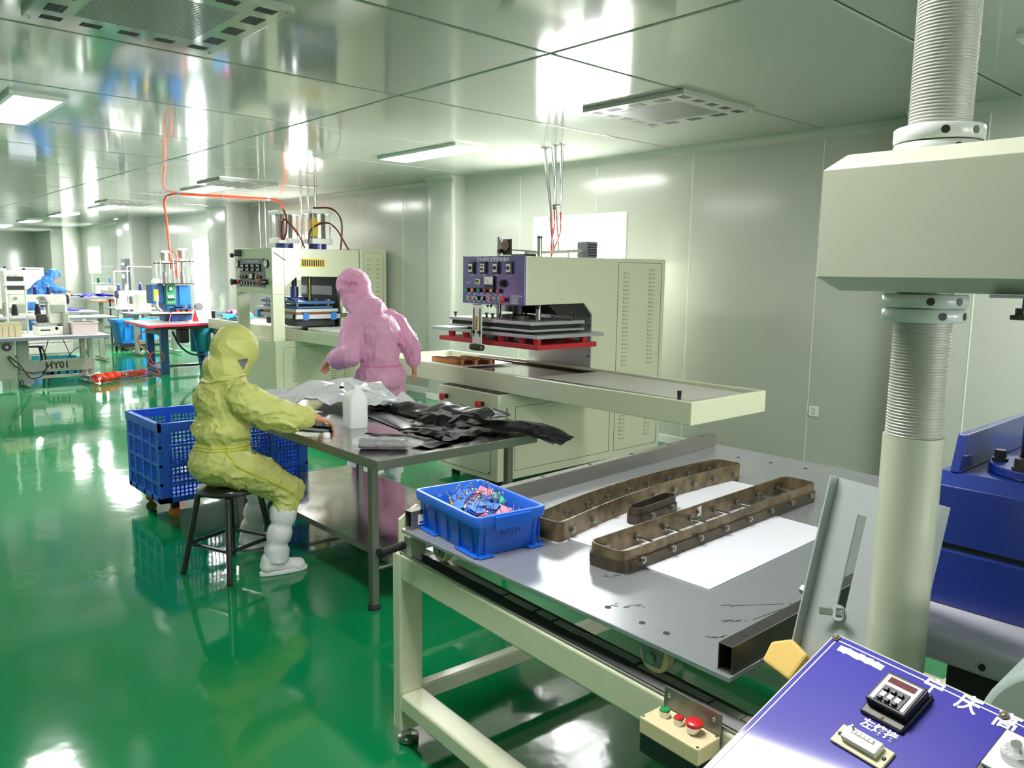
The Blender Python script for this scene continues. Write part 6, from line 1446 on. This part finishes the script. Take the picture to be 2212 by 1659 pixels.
MB().box(-13.05, -12.8, 4.05, 4.70, .925, .95).build('work_plate', 'white_metal', t, bevel=.003); MB().box(-12.98, -12.88, 4.06, 4.69, .895, .924).build('slide_rail', 'dark_steel', t)
MB().box(-13.0, -12.82, 4.42, 4.69, .99, 1.005).box(-13.0, -12.82, 4.42, 4.69, 1.035, 1.045).build('clamp_plate', 'steel_blue', t)
for y, m in ((4.46, 'red_paint'), (4.64, 'red_paint'), (4.54, 'copper_die')): MB().box(-12.9, -12.83, y-.03, y+.03, .951, .989).build('mould_block', m, t, bevel=.004)
MB().prism([(4.66, .80), (4.76, .80), (4.71, .99)], .02, (-12.8, 0, 0), (0, 1, 0), (0, 0, 1)).build('red_guard', 'button_red', t)
MB().box(-12.86, -12.78, 4.30, 4.38, .96, 1.04).build('hub_block', 'bright_blue', t, bevel=.004); MB().cyl((-12.78, 4.34, .99), (-12.74, 4.34, .99), .035, seg=14).build('hand_knob', 'black_plastic', t)
MB().box(-12.97, -12.85, 4.36, 4.46, .801, .894).build('pedestal', 'machine_blue', t)
MB().cyl((-12.9, 4.80, 1.03), (-12.84, 4.80, 1.03), .07, seg=10).build('turret', 'steel', t, bevel=.01)
MB().cyl((-12.78, 4.34, .97), (-12.68, 4.26, .802), .008, seg=8).build('lever', 'red_paint', t)
MB().box(-12.42, -12.40, 4.84, 4.95, .64, .76).build('switch_plate', 'brass_old', t)
for pts in ([(-12.93, 4.4, 1.9), (-12.9, 4.47, 1.88), (-12.9, 4.5, 1.75), (-12.9, 4.46, 1.55), (-12.9, 4.43, 1.42)], [(-12.93, 4.55, 1.8), (-12.9, 4.5, 1.65), (-12.9, 4.49, 1.5), (-12.9, 4.53, 1.42)]):
    MB().tube(pts, .011, 8, smooth=6).build('air_hose', 'hose_orange', t, smooth=True)
MB().tube([(-12.9, 4.18, 1.2), (-12.8, 4.14, 1.05), (-12.8, 4.2, .97)], .014, 8, smooth=6).build('white_hose', 'sewing_white', t, smooth=True)
# orange ceiling hose and coiled hose
t = thing('air_hose', 'orange air hose clipped along the ceiling and dropping to the cylinder press', 'hose', (-12.7, 4.4, 2.75))
MB().tube([(-13.0, 4.44, 1.63), (-13.0, 4.43, 1.8), (-13.0, 4.42, 2.05), (-13.0, 4.40, 2.4), (-12.98, 4.37, 2.62), (-12.88, 4.37, 2.73), (-12.71, 4.42, 2.762)], .017, 10, smooth=8).build('drop_hose', 'hose_orange', t, smooth=True)
MB().tube([(-12.71, 4.42, 2.762), (-12.55, 5.0, 2.762), (-12.42, 5.5, 2.762), (-12.33, 5.86, 2.758), (-12.2, 5.93, 2.7), (-12.05, 5.93, 2.5), (-12.02, 5.92, 2.2), (-12.1, 5.88, 1.95), (-12.25, 5.8, 1.75)], .017, 10, smooth=8).build('ceiling_run', 'hose_orange', t, smooth=True)
for f in (.05, .5, .95): MB().cyl((-12.71+.38*f-.004, 4.42+1.44*f-.03, 2.762), (-12.71+.38*f+.004, 4.42+1.44*f+.03, 2.762), .022, seg=10).build('hose_clip', 'patch_grey', t)
t = thing('coiled_hose', 'orange coiled air hose lying on the green floor beside the HY01 table', 'hose', (-12.4, 3.4, 0))
pts = []
for i in range(0, 640):
    u = i/639; a = 2*pi*(20*min(u, .38)/.38+13*max(0, u-.38)/.62); w2 = .055 if u < .38 else .043; c0 = V((-12.1, 3.02, 0))*(1-u)+V((-12.70, 3.92, 0))*u
    st = .35+.65*u; q = c0+V((.05*sin(9*u)*(1-u), 0, w2+.012+.02*(1-u)*abs(sin(23*u)))); d = V((.83, .55, 0))
    pts.append(q+d*(w2*cos(a)*(1.4 if u < .38 else 1))+V((0, 0, w2*sin(a)))+V((-.55, .83, 0))*(.02*sin(a*.13)*(1-u)))
MB().tube(pts, .0078, 6).build('coil', 'hose_orange', t, smooth=True)
MB().tube([pts[-1], (-12.66, 3.98, .03), (-12.5, 4.03, .02), (-12.56, 4.0, .12), (-12.68, 3.93, .2), (-12.68, 3.97, .32), (-12.6, 4.06, .37), (-12.56, 4.12, .3), (-12.6, 4.1, .2), (-12.64, 3.98, .2), (-12.66, 3.93, .34), (-12.66, 3.82, .45), (-12.66, 3.79, .58), (-12.66, 3.9, .68), (-12.7, 4.1, .70)], .009, 8, smooth=8).build('hose_end', 'hose_orange', t, smooth=True)
tag(MB().tube([(-13.0, 3.1, .008), (-13.2, 3.5, .008), (-13.35, 4.0, .008), (-13.5, 4.6, .008), (-13.6, 5.2, .008)], .009, 6, smooth=8).build('floor_cable', 'sewing_white', smooth=True), 'pale cable running across the floor behind the coiled hose', 'cable')
tag(MB().tube([(-12.9, 3.2, .007), (-13.0, 3.45, .007), (-12.85, 3.6, .007), (-13.05, 3.75, .007), (-12.9, 3.9, .007)], .008, 6, smooth=8).build('floor_cable', 'cable_black', smooth=True), 'short tangled black cable on the floor behind the coiled hose', 'cable')
# bright cloth on the end of the far press bed
film('cloth_bundle', 'cloth_cyan', 'bright cyan cloth bundle on the end of the further press bed', 'cloth', (-12.25, 4.83), (-11.5, 4.9), (-11.55, 5.2), (-12.3, 5.2), .12, 61, 24, 14, z0=.872, floor_=.8705, fr=6)
film('cloth_bundle', 'cloth_pink', 'pink and white cloth scrap heaped behind the cyan bundle', 'cloth', (-12.35, 5.0), (-11.95, 5.05), (-11.95, 5.3), (-12.35, 5.3), .16, 67, 18, 12, z0=.90, floor_=.8705, fr=6)
tag(MB().cyl((-12.25, 4.79, .871), (-12.25, 4.79, .985), .022, .03, seg=14).build('stop_pin', 'black_plastic', smooth=True), 'dark pin standing at the end of the further press bed', 'pin')
# socket on the back wall
t = thing('wall_socket', 'white wall socket low on the back wall beside the threaded column', 'socket', (-3.11, YW, .52))
MB().box(-3.155, -3.07, YW-.009, YW-.0005, .475, .56).build('plate', 'gauge_white', t, bevel=.003)
b = MB()
for x, z in ((-3.123, .535), (-3.103, .535), (-3.113, .515), (-3.121, .497), (-3.105, .497)): b.box(x-.003, x+.003, YW-.0098, YW-.0085, z-.005, z+.005)
b.build('socket_slot', 'ink_black', t)
